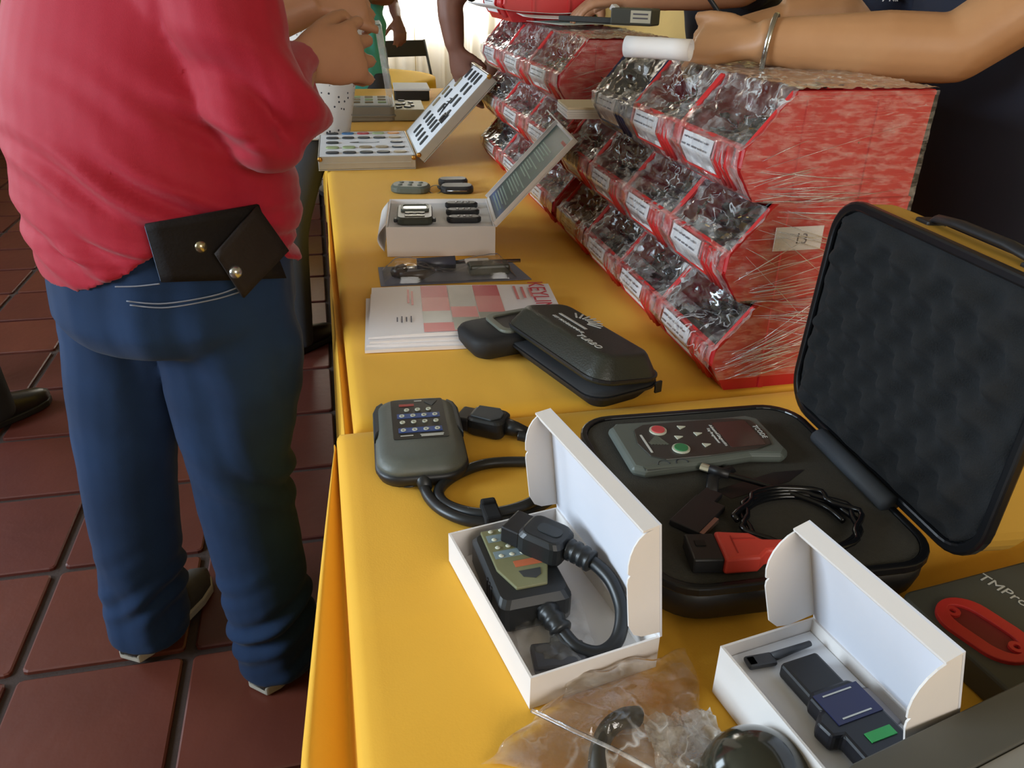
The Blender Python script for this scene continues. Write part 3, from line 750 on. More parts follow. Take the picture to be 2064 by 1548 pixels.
txt = mb.build('printed_lines', M_print, lid); txt.data.transform(RLM @ Matrix.Translation((RLL/2-.001, RL/2, .0011)))
hd = MB().box((RLL/2-.024, -RL*.28, 0), (.007, .06, .0004)).build('printed_heading', mat('red print', 'b4483e', .5), lid); hd.data.transform(RLM @ Matrix.Translation((RLL/2-.001, RL/2, .0011)))
# remotes in the insert
p = RM @ Vector((.055, .085, RH-.010))
def in_box(name, label, lx, ly, rz=0, lift=-.0105+.002, cat='remote', group=None):
    q = RM @ Vector((lx, ly, RH+lift)); t = thing(name, label, cat, q, math.atan2(ex.y, ex.x)+rz, group); return t
M_olive = mat('olive black plastic', '3d3f34', .4, scale=40)
t = in_box('square_remote', 'large square black remote with a screen, left in the white box', .062, .105)
mb = MB(); mb.layers([[Vector((x, y, z)) for x, y in rrect(.080*s, .125*s, .016, 5)] for z, s in ((0, .97), (.004, 1), (.012, 1), (.017, .94))]); mb.build('body', M_olive, t)
MB().box((0, .020, .018), (.056, .040, .003)).build('screen', mat('dark screen', '16181a', .15), t, bevel=.003)
mb = MB(); mb.ring_prism(rrect(.064, .050, .008, 3, 0, .020), rrect(.054, .038, .006, 3, 0, .020), .0165, .0215); mb.build('screen_bezel', M_fob, t)
for k in range(2): MB().box((0, -.018-.026*k, .018), (.045, .009, .002)).build('button_bar', mat('silver bar', 'b8b8b0', .4, metal=.5), t, bevel=.001)
for k in range(3): MB().box((-.016+.016*k, -.031, .018), (.009, .006, .003)).build('button', M_black, t, bevel=.001)
for s in (-1, 1): MB().box((s*.043, -.045, .008), (.008, .016, .008)).build('lug', M_black, t, bevel=.002)
for k, nm in enumerate(('farthest', 'middle', 'nearest')):
    t = in_box('slim_remote', 'slim dark key remote in its slot, %s of three in the white box' % nm, .172, .195-.062*k, 0, group='slim remotes in the white box')
    mb = MB(); mb.layers([[Vector((x, y, z)) for x, y in rrect(.078*s, .026*s, .012, 5)] for z, s in ((0, .95), (.003, 1), (.010, 1), (.013, .88))]); mb.build('shell', M_black, t)
    for j in range(3): MB().ball((-.012+.014*j, 0, .013), (.004, .004, .0016), 8, 5).build('button', M_steel, t, smooth=True)
# ------------------------------------------------------------------ blister pack with a car key
a, b, c = T(762, 541), T(1030, 529), T(773, 573)
bx_ = (b-a).normalized(); PW = (b-a).length; PD = .118
PM = frame(a + Vector((0, 0, .0015)), bx_, (-bx_.y, bx_.x, 0)) @ Matrix.Translation((0, -PD, 0))
bp = thing('blister_pack', 'clear blister pack on a blue-grey card with a remote key and tool', 'package'); bp.matrix_world = PM
M_bcard = mat('blue grey card', '7c8090', .5, scale=9, col2='5c6070')
MB().prism([(0, 0), (PW+.02, .0), (PW, PD), (0, PD)], 0, .0012).build('backing_card', M_bcard, bp)
mb = MB(); mb.tube([(.04, .03, .012), (.085, .025, .012), (.11, .05, .012)], [.006, .010, .006], 8); mb.tube([(.05, .075, .010), (.035, .05, .012), (.05, .03, .012)], [.011, .013, .008], 8)
mb.build('key_shell', mat('brown black key', '3a2d28', .4), bp, smooth=True)
MB().box((.225, .045, .014), (.085, .040, .022)).build('remote_body', M_olive, bp, bevel=.005)
mb = MB(); mb.tube([(.08, .085, .016), (.16, .085, .016)], [.012, .014], 10); mb.build('tool_handle', mat('slate handle', '4c4e5c', .4), bp, smooth=True)
MB().tube([(.16, .085, .016), (.30, .082, .014)], .004, 6).build('blade', M_steel, bp, smooth=True)
MB().box((.205, .075, .020), (.05, .018, .006)).build('paper_slip', M_paper, bp, bevel=.001)
mb = MB()
def bub(u, v):
    x, y = .008+u*(PW-.016), .008+v*(PD-.016); q = min(u, 1-u, v*1.0, (1-v)*1.0)
    h = .026*min(1, q/.10) * (0.75+.25*math.sin(u*9)); return Vector((x, y, .002+h+.0015*noise.noise(Vector((x*60, y*60, 0)))))
mb.sheet(bub, 60, 24); mb.build('clear_blister', film_mat('blister plastic', haze=.06, gloss=.12, scale=8, rough=.06, bump=.1), bp, smooth=True)
# ------------------------------------------------------------------ stack of brochures
a, b, d = T(745, 581, .822), T(1106, 571, .822), T(757, 681, .822)
bx_ = (b-a).normalized(); MW, MD = (b-a).length-.004, (d-a).length
ang0 = math.atan2(bx_.y, bx_.x); cen = a + bx_*MW/2 + Vector((bx_.y, -bx_.x, 0))*MD/2
M_page = mat('brochure paper', 'e4dedd', .5, var=.02, scale=4)
def brochure(label, k, z, th, dx, dy, rz, curl):
    t = thing('brochure', label, 'brochure', (cen.x+dx, cen.y+dy, z), ang0+rz, 'stack of brochures')
    def top(u, v, off=0): return Vector(((u-.5)*MW, (v-.5)*MD, th+off + curl*max(0, .5-v)**2*4*math.sin(min(1, u*1.1)*math.pi) + .0015*math.sin(u*5)))
    mb = MB(); n, m_ = 24, 10
    vs = [Vector(((i/n-.5)*MW, (j/m_-.5)*MD, .0003 + curl*.5*max(0, .5-j/m_)**2*4*math.sin(min(1, i/n*1.1)*math.pi))) for j in range(m_+1) for i in range(n+1)] + [top(i/n, j/m_) for j in range(m_+1) for i in range(n+1)]
    N_ = (n+1)*(m_+1); fs = []
    for j in range(m_):
        for i in range(n):
            q = j*(n+1)+i; fs += [(q, q+n+1, q+n+2, q+1), (N_+q, N_+q+1, N_+q+n+2, N_+q+n+1)]
    for i in range(n): fs += [(i, i+1, N_+i+1, N_+i), (m_*(n+1)+i+1, m_*(n+1)+i, N_+m_*(n+1)+i, N_+m_*(n+1)+i+1)]
    for j in range(m_): fs += [((j+1)*(n+1), j*(n+1), N_+j*(n+1), N_+(j+1)*(n+1)), (j*(n+1)+n, (j+1)*(n+1)+n, N_+(j+1)*(n+1)+n, N_+j*(n+1)+n)]
    mb.add(vs, fs); mb.build('pages', M_page, t)
    return t, top
z = TZ+.0020
brochure('white brochure at the bottom of the pile', 0, z, .0055, -.006, -.012, R(1.2), 0)
brochure('white brochure third in the pile, edge showing', 1, z+.0060, .0045, .000, -.008, R(-.4), 0)
brochure('white brochure just under the printed top one', 2, z+.0110, .0045, .004, -.003, R(.5), 0)
tb, topf = brochure('top brochure printed with red and grey key photographs and large red lettering', 3, z+.0160, .0035, .004, .003, R(0), .0035)
def patch(name, u0, u1, v0, v1, m, skew=0):
    mb = MB(); mb.sheet(lambda u, v: topf(u0+(u1-u0)*u+skew*(v-.5), v0+(v1-v0)*v, .0005), 8, 8)
    return mb.build(name, m, tb, smooth=True)
M_r1 = mat('brochure red', 'c3303e', .4); M_r2 = mat('brochure pink', 'd98a86', .4, scale=8, col2='c05a58'); M_g1 = mat('brochure grey photo', '9a9890', .4, scale=9, col2='d6d3cc'); M_g2 = mat('brochure olive photo', 'a3a18e', .4, scale=12, col2='5d5a50')
patch('printed_panel', .27, .415, .72, .985, M_r1); patch('printed_panel', .27, .415, .44, .72, M_r2); patch('printed_panel', .27, .415, .20, .44, M_g1); patch('printed_panel', .27, .44, .02, .20, M_r1)
patch('printed_panel', .42, .555, .52, .985, M_g1); patch('printed_panel', .42, .555, .30, .52, M_r2); patch('printed_panel', .42, .555, .04, .30, M_g2)
patch('printed_panel', .56, .70, .74, .985, M_r1); patch('printed_panel', .56, .70, .40, .74, M_r2); patch('printed_panel', .56, .70, .04, .40, M_g2)
text('brochure_title', 'KEYLINE', .044, M_r1, tb, Matrix.Translation((MW*.415, MD*.16, .0062)) @ Matrix.Rotation(R(-90), 4, 'Z'))
mb = MB()
for k in range(3): mb.box((MW*.35+.014*k-.02, MD*.28, .0056), (.005, .07-.012*k, .0004))
mb.build('brochure_subtitle', M_r2, tb)
mb = MB()
for k in range(2): mb.box((-MW*.30+.007*k, MD*.27-.01*k, .0052), (.004, .07, .0004))
mb.build('brochure_note', M_r2, tb)
mb = MB()
for k in range(4): mb.box((-MW*.36+.008*k, -MD*.22, .0068), (.002, .02+.008*(k % 2), .0004))
mb.build('brochure_logo', M_ink, tb)
# ------------------------------------------------------------------ black zip case and black reader in front of it
M_eva = mat('black EVA shell', '2c2d25', .42, scale=80, bump=.15, bscale=400)
M_eva2 = mat('black EVA shell lower', '1b1b1d', .7, scale=80)
M_pw = mat('pale print', 'c9c9c2', .5)
zc = thing('zip_case', 'black hard-shell zip case with white printed logo, lid slightly open', 'case', (.362, 1.080, TZ+.0015), R(17.5))
ZL, ZW = .262, .125
def puff(mb, w, d, r, prof, M=None):
    rings = []
    for z, i in prof:
        g = [Vector((x, y, z)) for x, y in rrect(w-2*i, d-2*i, max(.004, r-i*.6), 6)]
        if M is not None: g = [M @ q for q in g]
        rings.append(g)
    mb.layers(rings)
mb = MB(); puff(mb, ZW, ZL, .032, [(0, .024), (.002, .020), (.006, .016), (.024, .003), (.030, 0), (.032, 0)]); mb.build('lower_shell', M_eva2, zc, smooth=True)
ZM = Matrix.Translation((ZW/2, 0, .031)) @ Matrix.Rotation(R(9), 4, 'Y') @ Matrix.Translation((-ZW/2, 0, 0))
mb = MB(); puff(mb, ZW, ZL, .032, [(0, 0), (.005, 0), (.008, .001), (.020, .008), (.033, .0155), (.0365, .0185), (.0380, .022), (.0385, .027), (.0386, .034)], ZM); lid = mb.build('upper_shell', M_eva, zc, smooth=True)
mb = MB(); 
for zz in (-.002, .006):
    o_, i_ = rrect(ZW+.004, ZL+.004, .034, 6), rrect(ZW-.004, ZL-.004, .030, 6)
    mb.ring_prism(o_, i_, zz-.0018, zz+.0018, ZM if zz > 0 else Matrix.Translation((0, 0, .029)))
mb.build('zipper', M_black, zc)
mb = MB(); mb.box((ZW/2-.012, -ZL/2-.002, .026), (.012, .004, .018)); mb.build('zip_pull', M_black, zc, bevel=.001)
# printed logo: a fan of strokes over short words
PMx = ZM @ Matrix.Translation((-.010, -.002, .0390)) @ Matrix.Rotation(R(-90), 4, 'Z') @ Matrix.Scale(1.45, 4)
mb = MB()
for k in range(8):
    a = R(30+k*17); mb.box((.020*math.cos(a)-.02, .012+.020*math.sin(a), 0), (.016, .0022, .0004), Euler((0, 0, a)).to_matrix())
mb.box((-.02, .006, 0), (.05, .0035, .0004))
g = mb.build('logo_fan', M_pw, lid); g.data.transform(PMx)
text('logo_word', 'TURBO', .012, M_pw, lid, PMx @ Matrix.Translation((.038, -.014, .0002)))
text('logo_line', 'KEY PROGRAMMING', .006, M_pw, lid, PMx @ Matrix.Translation((-.012, -.006, .0002)))
# black reader with a grey collar round a recess
p = T(1030, 702); rd = thing('key_reader', 'black rounded reader with a grey collar, half under the zip case', 'device', (p.x-.010, p.y, TZ+.0015), R(14))
mb = MB(); puff(mb, .150, .100, .028, [(0, .020), (.006, .010), (.018, .002), (.034, 0), (.040, .004), (.043, .010)]); mb.build('body', M_eva2, rd, smooth=True)
mb = MB(); mb.ring_prism(rrect(.092, .082, .018, 6, .024, .003), rrect(.070, .058, .012, 6, .024, .003), .041, .0475); mb.build('collar', mat('grey green collar', '6a6c60', .5), rd, bevel=.002)
MB().box((.024, .003, .0435), (.068, .056, .002)).build('recess', M_black, rd)
# ------------------------------------------------------------------ keypad tester with cable and plug
M_kgrey = mat('keypad grey', '5c5f58', .5, scale=40, bump=.06, bscale=300)
M_kdark = mat('keypad dark grip', '33383c', .5, scale=40)
M_rub = mat('black rubber', '202224', .38, scale=60)
A_, B_, C_, D_ = T(765, 822, .825), T(905, 813, .825), T(931, 935, .825), T(775, 955, .825)
cn = (A_+B_+C_+D_)/4; yv = ((A_+B_)-(C_+D_)).normalized()
kp = thing('keypad_tester', 'grey handheld tester with blue-banded keypad, looped black cable and plug', 'tester', (cn.x, cn.y, TZ+.0015), math.atan2(yv.y, yv.x)-math.pi/2)
KWd, KLn = .116, .185
mb = MB(); puff(mb, KWd, KLn, .034, [(0, .012), (.004, .004), (.014, 0), (.020, .001)]); mb.build('lower_body', M_black, kp, smooth=True)
mb = MB(); puff(mb, KWd-.002, KLn-.002, .034, [(.0195, .001), (.026, .002), (.032, .007), (.036, .016)]); mb.build('upper_body', M_kgrey, kp, smooth=True)
for s in (-1, 1):     # dark side grips at the upper half
    mb = MB(); mb.prism([(s*.0575, .055), (s*.053, .072), (s*.044, .083), (s*.041, .072), (s*.043, .030), (s*.047, .006), (s*.0575, -.012)], .019, .0318); mb.build('side_grip', M_kdark, kp, bevel=.003)
pan = MB().prism(rrect(.070, .104, .003, 2, .002, .022), .0352, .0368).build('keypad_panel', mat('keypad black', '17191a', .3), kp)
M_bl = mat('keypad blue', '2d4a8a', .4); M_key = mat('key button cream', 'c9cbb8', .4)
for k, y in enumerate((.028, -.004)): MB().box((.002, y-.005 if k else y, .0370), (.056, .012, .0006)).build('blue_band', M_bl, pan)
for r, (y, n) in enumerate(((.044, 3), (.028, 4), (.0115, 4), (-.009, 4))):
    for c in range(n):
        x = .002+(c-(n-1)/2)*.0145; mb = MB(); mb.ring_prism([(x+.0034*math.cos(a*math.pi/6), y+.0034*math.sin(a*math.pi/6)) for a in range(12)], [(x+.0017*math.cos(a*math.pi/6), y+.0017*math.sin(a*math.pi/6)) for a in range(12)], .0366, .0382); mb.build('key_button', M_key, pan)
MB().box((-.012, .058, .0370), (.020, .006, .0006)).build('red_mark', mat('keypad red', '9a2f2c', .4), pan)
MB().prism([(.012, .066), (.030, .067), (.022, .054)], .0368, .0374).build('grey_emblem', M_dkgrey, pan)
mb = MB(); mb.box((-.016, -.0225, .0370), (.016, .0016, .0005)); mb.box((.016, -.0215, .0370), (.030, .0016, .0005)); mb.box((.016, -.0248, .0370), (.028, .0022, .0005)); mb.box((.004, .0685, .0370), (.010, .0018, .0005)); mb.build('fine_print', M_pw, pan)
kpi = kp.matrix_world  # set below
bpy.context.view_layer.update(); KI = kp.matrix_world.inverted()
zc_ = TZ+.0085
path = [T(848, 948, TZ+.016), T(862, 998, zc_), T(898, 1032, zc_), T(960, 1052, zc_), T(1040, 1043, zc_), T(1120, 1000, zc_), T(1165, 965, zc_), T(1130, 937, zc_+.002), T(1055, 931, zc_), T(975, 936, zc_), T(912, 962, zc_), T(884, 992, zc_), T(905, 1020, zc_), T(975, 1036, zc_+.004), T(1060, 1018, zc_+.010), T(1120, 975, zc_+.012), T(1150, 925, zc_+.006), T(1110, 893, zc_+.004), T(1072, 884, zc_+.004), T(1045, 878, zc_+.005)]
pts = [KI @ q for q in smoothpath(path, 150)]
MB().tube(pts, .0068, 12).build('cable', M_rub, kp, smooth=True)
bt = [KI @ q for q in (T(843, 930, TZ+.020), T(850, 955, TZ+.016), T(858, 985, TZ+.010))]
MB().tube(bt, [.012, .0105, .008], 12).build('strain_relief', M_rub, kp, smooth=True)
MB().tube([KI @ T(846, 950, TZ+.014) + Vector((-.014+.012*math.cos(a*math.pi/10), -.010+.010*math.sin(a*math.pi/10), -.008)) for a in range(21)], .0014, 6).build('wire_loop', M_rub, kp, smooth=True)
sp_ = KI @ T(990, 1041, zc_+.003); tv = ((KI @ T(1030, 1034, zc_)) - (KI @ T(950, 1046, zc_))).normalized()
mb = MB(); mb.box((0, 0, 0), (.020, .034, .021)); mb.box((.0, .014, .006), (.018, .010, .016)); s_ = mb.build('cable_strap', mat('hook and loop strap', '141416', .95), kp, bevel=.003); s_.data.transform(frame(sp_, tv, Vector((0, 0, 1)).cross(tv)))
# plug lying at the end of the cable
pl = T(985, 872, TZ); PMt = KI @ frame(Vector((pl.x, pl.y, TZ+.0015)), (T(1045, 880)-T(940, 858)), (T(985, 840)-T(985, 880)))
mb = MB(); mb.layers([[Vector((x, y*s, z)) for x, y in rrect(.052*(1 if s > .9 else .9), .044, .010, 4)] for z, s in ((0, .82), (.004, .95), (.014, 1), (.024, .95), (.028, .8))])
g = mb.build('plug_body', M_rub, kp, smooth=False, bevel=.002); g.data.transform(PMt)
g = MB().box((-.033, 0, .013), (.022, .036, .020)).build('plug_socket', M_black, kp, bevel=.003); g.data.transform(PMt)
mb = MB(); mb.prism([(-.02, -.015), (.01, -.018), (.02, -.006), (.02, .006), (.01, .018), (-.02, .015)], .0275, .030); g = mb.build('plug_grip', M_kdark, kp, bevel=.001); g.data.transform(PMt)
g = MB().tube([(.024, 0, .014), (.040, 0, .013), (.055, 0, .011)], [.012, .010, .0075], 12).build('plug_boot', M_rub, kp, smooth=True); g.data.transform(PMt)
# ------------------------------------------------------------------ carton builder
def carton(name, label, M, Wd, L, H, tilt, lidlen, depth, t=.0022, near_flap=True, far_flap=True, notch=True, fd=None):
    """M: origin at the near left bottom corner; x towards the hinge wall, y along it. The lid is a shallow tray with side tabs."""
    r = thing(name, label, 'box'); r.matrix_world = M
    mb = MB(); shell_tray(mb, Wd, L, H, t); mb.build('box_body', [M_card], r)
    LMx = Matrix.Translation((Wd, 0, H)) @ Matrix.Rotation(-tilt, 4, 'Y')        # x up the lid, z = inner side (towards the box)
    lid = MB().box((lidlen/2, L/2, -t/2), (lidlen, L, t)).build('lid', M_card_cool, r); lid.data.transform(LMx)
    tp = MB().box((lidlen-t/2, L/2, depth/2), (t, L, depth)).build('lid_front_panel', M_card, lid); tp.data.transform(LMx)
    rim = MB().box((lidlen-depth*.35, L/2, depth-.001), (depth*.5, L-.006, t*.7)).build('tuck_flap', M_card, lid); rim.data.transform(LMx @ Matrix.Translation((lidlen, 0, depth)) @ Matrix.Rotation(R(-18), 4, 'Y') @ Matrix.Translation((-lidlen, 0, -depth)))
    fd = fd or depth*1.25
    def flap(y, big):
        rr = lidlen*.30
        pr_ = [(.006, 0), (.010, big*.6), (.016, big*.85), (.028, big), (lidlen*.60, big), (lidlen*.645, big*.97), (lidlen*.665, big*.90), (lidlen*.685, big*.97)] + [(lidlen-.002-rr+rr*math.sin(q*math.pi/12)*.98, big*(.25+.72*math.cos(q*math.pi/12))) for q in range(7)] + [(lidlen-.002, .0)] if notch else [(.008, 0), (.012, big), (lidlen-.012, big), (lidlen-.002, 0)]
        mb = MB(); n = len(pr_)
        vs = [Vector((x, yy, z)) for yy in (y, y+.0016) for x, z in pr_]
        mb.add(vs, [tuple(range(n)), tuple(range(n, 2*n))[::-1]] + [(i, (i+1) % n, n+(i+1) % n, n+i) for i in range(n)])
        g = mb.build('side_flap', M_card, lid); g.data.transform(LMx)
    if far_flap: flap(L-.0018, fd)
    if near_flap: flap(.0002, fd)
    return r
# box 1: small white carton with a keypad dongle
a = T(1067, 1432); b = T(905, 1132); yv = (b-a).normalized(); L1 = (b-a).length
B1 = frame(Vector((a.x, a.y, TZ+.0015)), (yv.y, -yv.x, 0), yv)
b1 = carton('dongle_box', 'open white card box holding a coiled black dongle, beside the plastic bag', B1, .126, L1, .036, R(97), .128, .015, fd=.031)
def lab_in(M, name, label, cat, p, rz=0):
    q = M @ Vector(p); t = thing(name, label, cat, q, math.atan2(M[1][0], M[0][0])+rz); return t
dg = lab_in(B1, 'keypad_dongle', 'black dongle with a small blue-banded keypad on a thick curved cable', 'dongle', (.050, .138, .0040), R(-6)); dg.scale = (1.1, 1.1, 1.1)
mb = MB(); mb.layers([[Vector((x, y, z)) for x, y in rrect(.066*s, .104*s, .008, 3)] for z, s in ((0, .96), (.004, 1), (.026, 1), (.032, .9))]); mb.build('body', M_rub, dg)
mb = MB(); mb.prism([(-.024, .048), (.024, .048), (.024, -.008), (.014, -.036), (-.014, -.036), (-.024, -.008)], .031, .0345); fc = mb.build('face_plate', mat('olive face plate', '7d7d5c', .3, scale=20), dg, bevel=.001)
for k in range(2): MB().box((0, .034-.024*k, .0348), (.042, .010, .0006)).build('blue_band', mat('pale blue band', '7d9098', .35), fc)
for k in range(4):
    for j in range(4): MB().ball((-.015+.010*j, .044-.012*k, .0352), (.0026, .0026, .001), 8, 4).build('key_button', M_key, fc, smooth=True)
MB().box((.006, -.006, .0348), (.026, .008, .0006)).build('orange_mark', mat('orange mark', 'c06a48', .4), fc)
MB().prism([(-.006, -.016), (.014, -.016), (.012, -.024), (.006, -.028), (-.004, -.024)], .0342, .0350).build('emblem', M_dkgrey, fc)
bpy.context.view_layer.update(); DI = dg.matrix_world.inverted()
for y in (-.030, -.036, -.042): MB().box((-.031, y+.02, .018), (.006, .004, .02)).build('grip_rib', M_black, dg, bevel=.001)
def b1l(*p): return DI @ (B1 @ Vector(p))
cp = [(.055, .072, .024), (.058, .052, .017), (.064, .034, .014), (.080, .022, .014), (.099, .026, .020), (.113, .044, .032), (.1165, .068, .044), (.112, .090, .050), (.104, .106, .052)]
MB().tube([DI @ (B1 @ q) for q in smoothpath(cp, 80)], .0062, 12).build('cable', M_rub, dg, smooth=True)
q = smoothpath([b1l(.052, .088, .024), b1l(.054, .072, .023), b1l(.057, .054, .018)], 12)
MB().tube(q, [.0105 if i % 3 else .0085 for i in range(len(q))], 12).build('strain_relief', M_rub, dg, smooth=True)
q = smoothpath([b1l(.095, .122, .053), b1l(.102, .110, .053), b1l(.109, .097, .051)], 12)
MB().tube(q, [.0105 if i % 3 else .0085 for i in range(len(q))], 12).build('strain_relief', M_rub, dg, smooth=True)
PMt = DI @ B1 @ frame(Vector((.080, .143, .053)), (.58, -.81, -.05), (.81, .58, .0))
mb = MB(); mb.layers([[Vector((x, y, z)) for x, y in rrect(.050*s, .040*s, .010, 4)] for z, s in ((-.015, .9), (-.010, 1), (.008, 1), (.014, .86))]); g = mb.build('plug_body', M_rub, dg, bevel=.0015); g.data.transform(PMt)
g = MB().box((-.032, 0, -.001), (.022, .034, .020)).build('plug_socket', M_black, dg, bevel=.002); g.data.transform(PMt)
g = MB().prism(rrect(.026, .014, .006, 4, .004, 0), .0135, .0150).build('plug_grip', M_kdark, dg); g.data.transform(PMt)
bg = lab_in(B1, 'small_accessory', 'small dark accessory in a clear sachet inside the dongle box', 'accessory', (.048, .046, .0038), R(-15))
MB().box((0, -.012, .006), (.050, .032, .010)).build('adapter', mat('slate adapter', '4a4a50', .5), bg, bevel=.003)
MB().tube([(0, .005, .006), (.004, .03, .009), (-.004, .045, .006)], [.006, .005, .003], 8).build('lead', M_dkgrey, bg, smooth=True)
mb = MB(); mb.sheet(lambda u, v: Vector(((u-.5)*.070, -.035+v*.095, .006+.010*math.sin(u*math.pi)*math.sin(v*math.pi)+.004*noise.noise(Vector((u*9, v*11, 2))))), 28, 34); mb.build('sachet', film_mat('sachet plastic', haze=.10, gloss=.18, scale=30, rough=.08), bg, smooth=True)
# ------------------------------------------------------------------ carry case with egg-crate foam lid
M_foamd = mat('charcoal foam', '3b3932', .95, scale=200, var=.1, bump=.3, bscale=700)
M_foaml = mat('black egg foam', '17181a', .95, scale=200, var=.1, bump=.3, bscale=700)
M_caseb = mat('black case edge', '121316', .3, scale=20)
M_yell = mat('yellow case shell', 'c79b3e', .5, scale=5)
CW, CL, CB = .292, .326, .050      # x (left to hinge), y, base height
cc = T(1150, 850, .85), T(1590, 828, .85), T(1868, 1140, .85), T(1345, 1195, .85)
cen_c = (cc[0]+cc[1]+cc[2]+cc[3])/4
cz = thing('carry_case', 'large open carry case, black foam inside and yellow outside, egg-crate lid', 'case', (cen_c.x+.004, cen_c.y-.002, TZ+.0015), R(-2.5))
mb = MB(); rings = []
for z, i in ((0, .022), (.004, .012), (.014, .003), (.030, .0), (CB, 0)): rings.append([Vector((x, y, z)) for x, y in rrect(CW-2*i, CL-2*i, .045, 7)])
mb.layers(rings); mb.build('base_shell', mat('black case shell', '19191b', .45, scale=8), cz, smooth=True)
mb = MB(); mb.ring_prism(rrect(CW+.006, CL+.006, .048, 7), rrect(CW-.010, CL-.010, .042, 7), CB-.004, CB+.006); mb.build('rim', M_caseb, cz, bevel=.002)
# base foam; shade of the finger holes painted as flat black patches
fo = MB(); fo.prism(rrect(CW-.011, CL-.011, .042, 7), CB-.002, CB+.003); foam = fo.build('base_foam', M_foamd, cz)
for (x, y, w, d) in ((-.070, .140, .040, .014), (-.012, .022, .030, .022)):
    m_ = MB(); m_.prism(rrect(w, d, min(w, d)*.48, 5, x, y), CB+.0026, CB+.0036); m_.build('finger_hole_shade', M_black, foam)
# long cable recess, its shade painted as a flat black patch
m_ = MB(); m_.prism([(-.03, -.012), (.05, .012), (.09, .012), (.06, -.008), (-.02, -.03)], CB+.0026, CB+.0034); m_.build('cable_recess_shade', M_black, foam)
# lid stands up on the hinge side
LH, LD = .272, .072
LX = CW/2+.010
LMc = Matrix.Translation((LX, -.010, CB+.010)) @ Matrix.Rotation(R(3), 4, 'Y')      # x = outwards, y along, z up
def lid_ring(i, x): return [LMc @ Vector((x, y, z)) for y, z in rrect(CL+.030-2*i, LH-2*i, .045, 7, 0, LH/2)]
mb = MB(); mb.layers([lid_ring(.008, .034), lid_ring(.006, .001), lid_ring(0, 0), lid_ring(0, LD*.55), lid_ring(.006, LD*.85), lid_ring(.020, LD)], cap=True)
lid = mb.build('lid_shell', M_yell, cz, smooth=False, bevel=.002)
mb = MB(); o_ = rrect(CL+.036, LH+.006, .048, 7, 0, LH/2); i_ = rrect(CL+.014, LH-.016, .040, 7, 0, LH/2)
mb.ring_prism(o_, i_, 0, .012, LMc @ Matrix(((0, 0, 1, -.008), (1, 0, 0, 0), (0, 1, 0, 0), (0, 0, 0, 1)))); mb.build('lid_rim', M_caseb, lid, bevel=.003)
mb = MB()
def egg(u, v):
    y = (u-.5)*(CL+.014); z = .006+v*(LH-.014)
    h = .011*(math.cos(y*2*math.pi/.050+z*2*math.pi/.05*.5)+math.cos(z*2*math.pi/.038-y*2*math.pi/.05*.5))
    e = min(u, 1-u, v, 1-v); rr = min(1, e/.09)
    # rounded corners: pull points inside the rim outline
    cy = max(0, abs(y)-(CL/2-.035)); cz_ = max(0, abs(z-LH/2)-(LH/2-.048)); q = math.hypot(cy, cz_)
    if q > .040:
        k = .040/q; y = math.copysign(abs(y)-cy*(1-k), y); z = LH/2+math.copysign(abs(z-LH/2)-cz_*(1-k), z-LH/2); rr = 0
    return LMc @ Vector((-.003-(h+.022)*rr*.55, y, z))
pl_ = MB(); pl_.prism(rrect(CL+.024, LH-.004, .043, 7, 0, LH/2), -.002, .003, LMc @ Matrix(((0, 0, 1, 0), (1, 0, 0, 0), (0, 1, 0, 0), (0, 0, 0, 1)))); pl_.build('lid_lining', M_foaml, lid)
mb.sheet(egg, 110, 90); mb.build('egg_crate_foam', M_foaml, lid, smooth=True)
hb = MB().tube([(LX-.016, -.075, CB+.010), (LX-.016, .070, CB+.010)], .013, 12, flat=.8).build('hinge_cover', mat('slate hinge fabric', '3a3f46', .7), cz, smooth=True)
# handle on the top side of the lid
mb = MB(); mb.tube([LMc @ Vector((LD*.45, y, LH+z)) for y, z in ((.06, -.002), (.052, .007), (.02, .010), (-.05, .010), (-.082, .007), (-.09, -.002))], .008, 8, flat=.6); mb.build('handle', M_black, lid, smooth=True)
for s in (.062, -.092): 
    g = MB().box((0, 0, 0), (.024, .022, .006)).build('handle_mount', M_black, lid, bevel=.002); g.data.transform(LMc @ Matrix.Translation((LD*.45, s, LH+.001)))
bpy.context.view_layer.update(); CI = cz.matrix_world.inverted(); ZF = TZ+.0015+CB+.004
# tester lying in the foam
a, b, c, d = T(1215, 875, ZF), T(1500, 845, ZF), T(1605, 940, ZF), T(1290, 965, ZF)
ct = (a+b+c+d)/4; xv = ((b+c)-(a+d)).normalized()
te = thing('handheld_tester', 'grey handheld tester with a screen and red and green buttons in case foam', 'tester', (ct.x, ct.y, ZF), math.atan2(xv.y, xv.x))
TLn, TWd = .196, .110
out = [(-.098, -.046), (-.085, -.054), (-.02, -.050), (.05, -.043), (.088, -.050), (.098, -.040), (.098, .036), (.085, .047), (.04, .046), (-.03, .052), (-.086, .054), (-.098, .044)]
M_tg = mat('tester grey', '5b625c', .5, scale=30); M_tf = mat('tester face', '35332e', .35, scale=30)
mb = MB(); mb.layers([[Vector((x*s, y*s, z)) for x, y in out] for z, s in ((0, .97), (.006, 1), (.010, 1), (.014, .94))]); mb.build('body', M_tg, te, bevel=.004)
fp = [(-.070, -.030), (-.055, -.040), (.0, -.040), (.06, -.036), (.082, -.028), (.088, 0), (.082, .030), (.06, .038), (.0, .040), (-.055, .040), (-.070, .030), (-.076, 0)]
mb = MB(); mb.prism(fp, .0135, .0155); face = mb.build('face', M_tf, te, bevel=.001)
MB().prism(rrect(.044, .058, .003, 2, .052, 0), .0152, .0162).build('screen', mat('brown screen', '4a3430', .12), face)
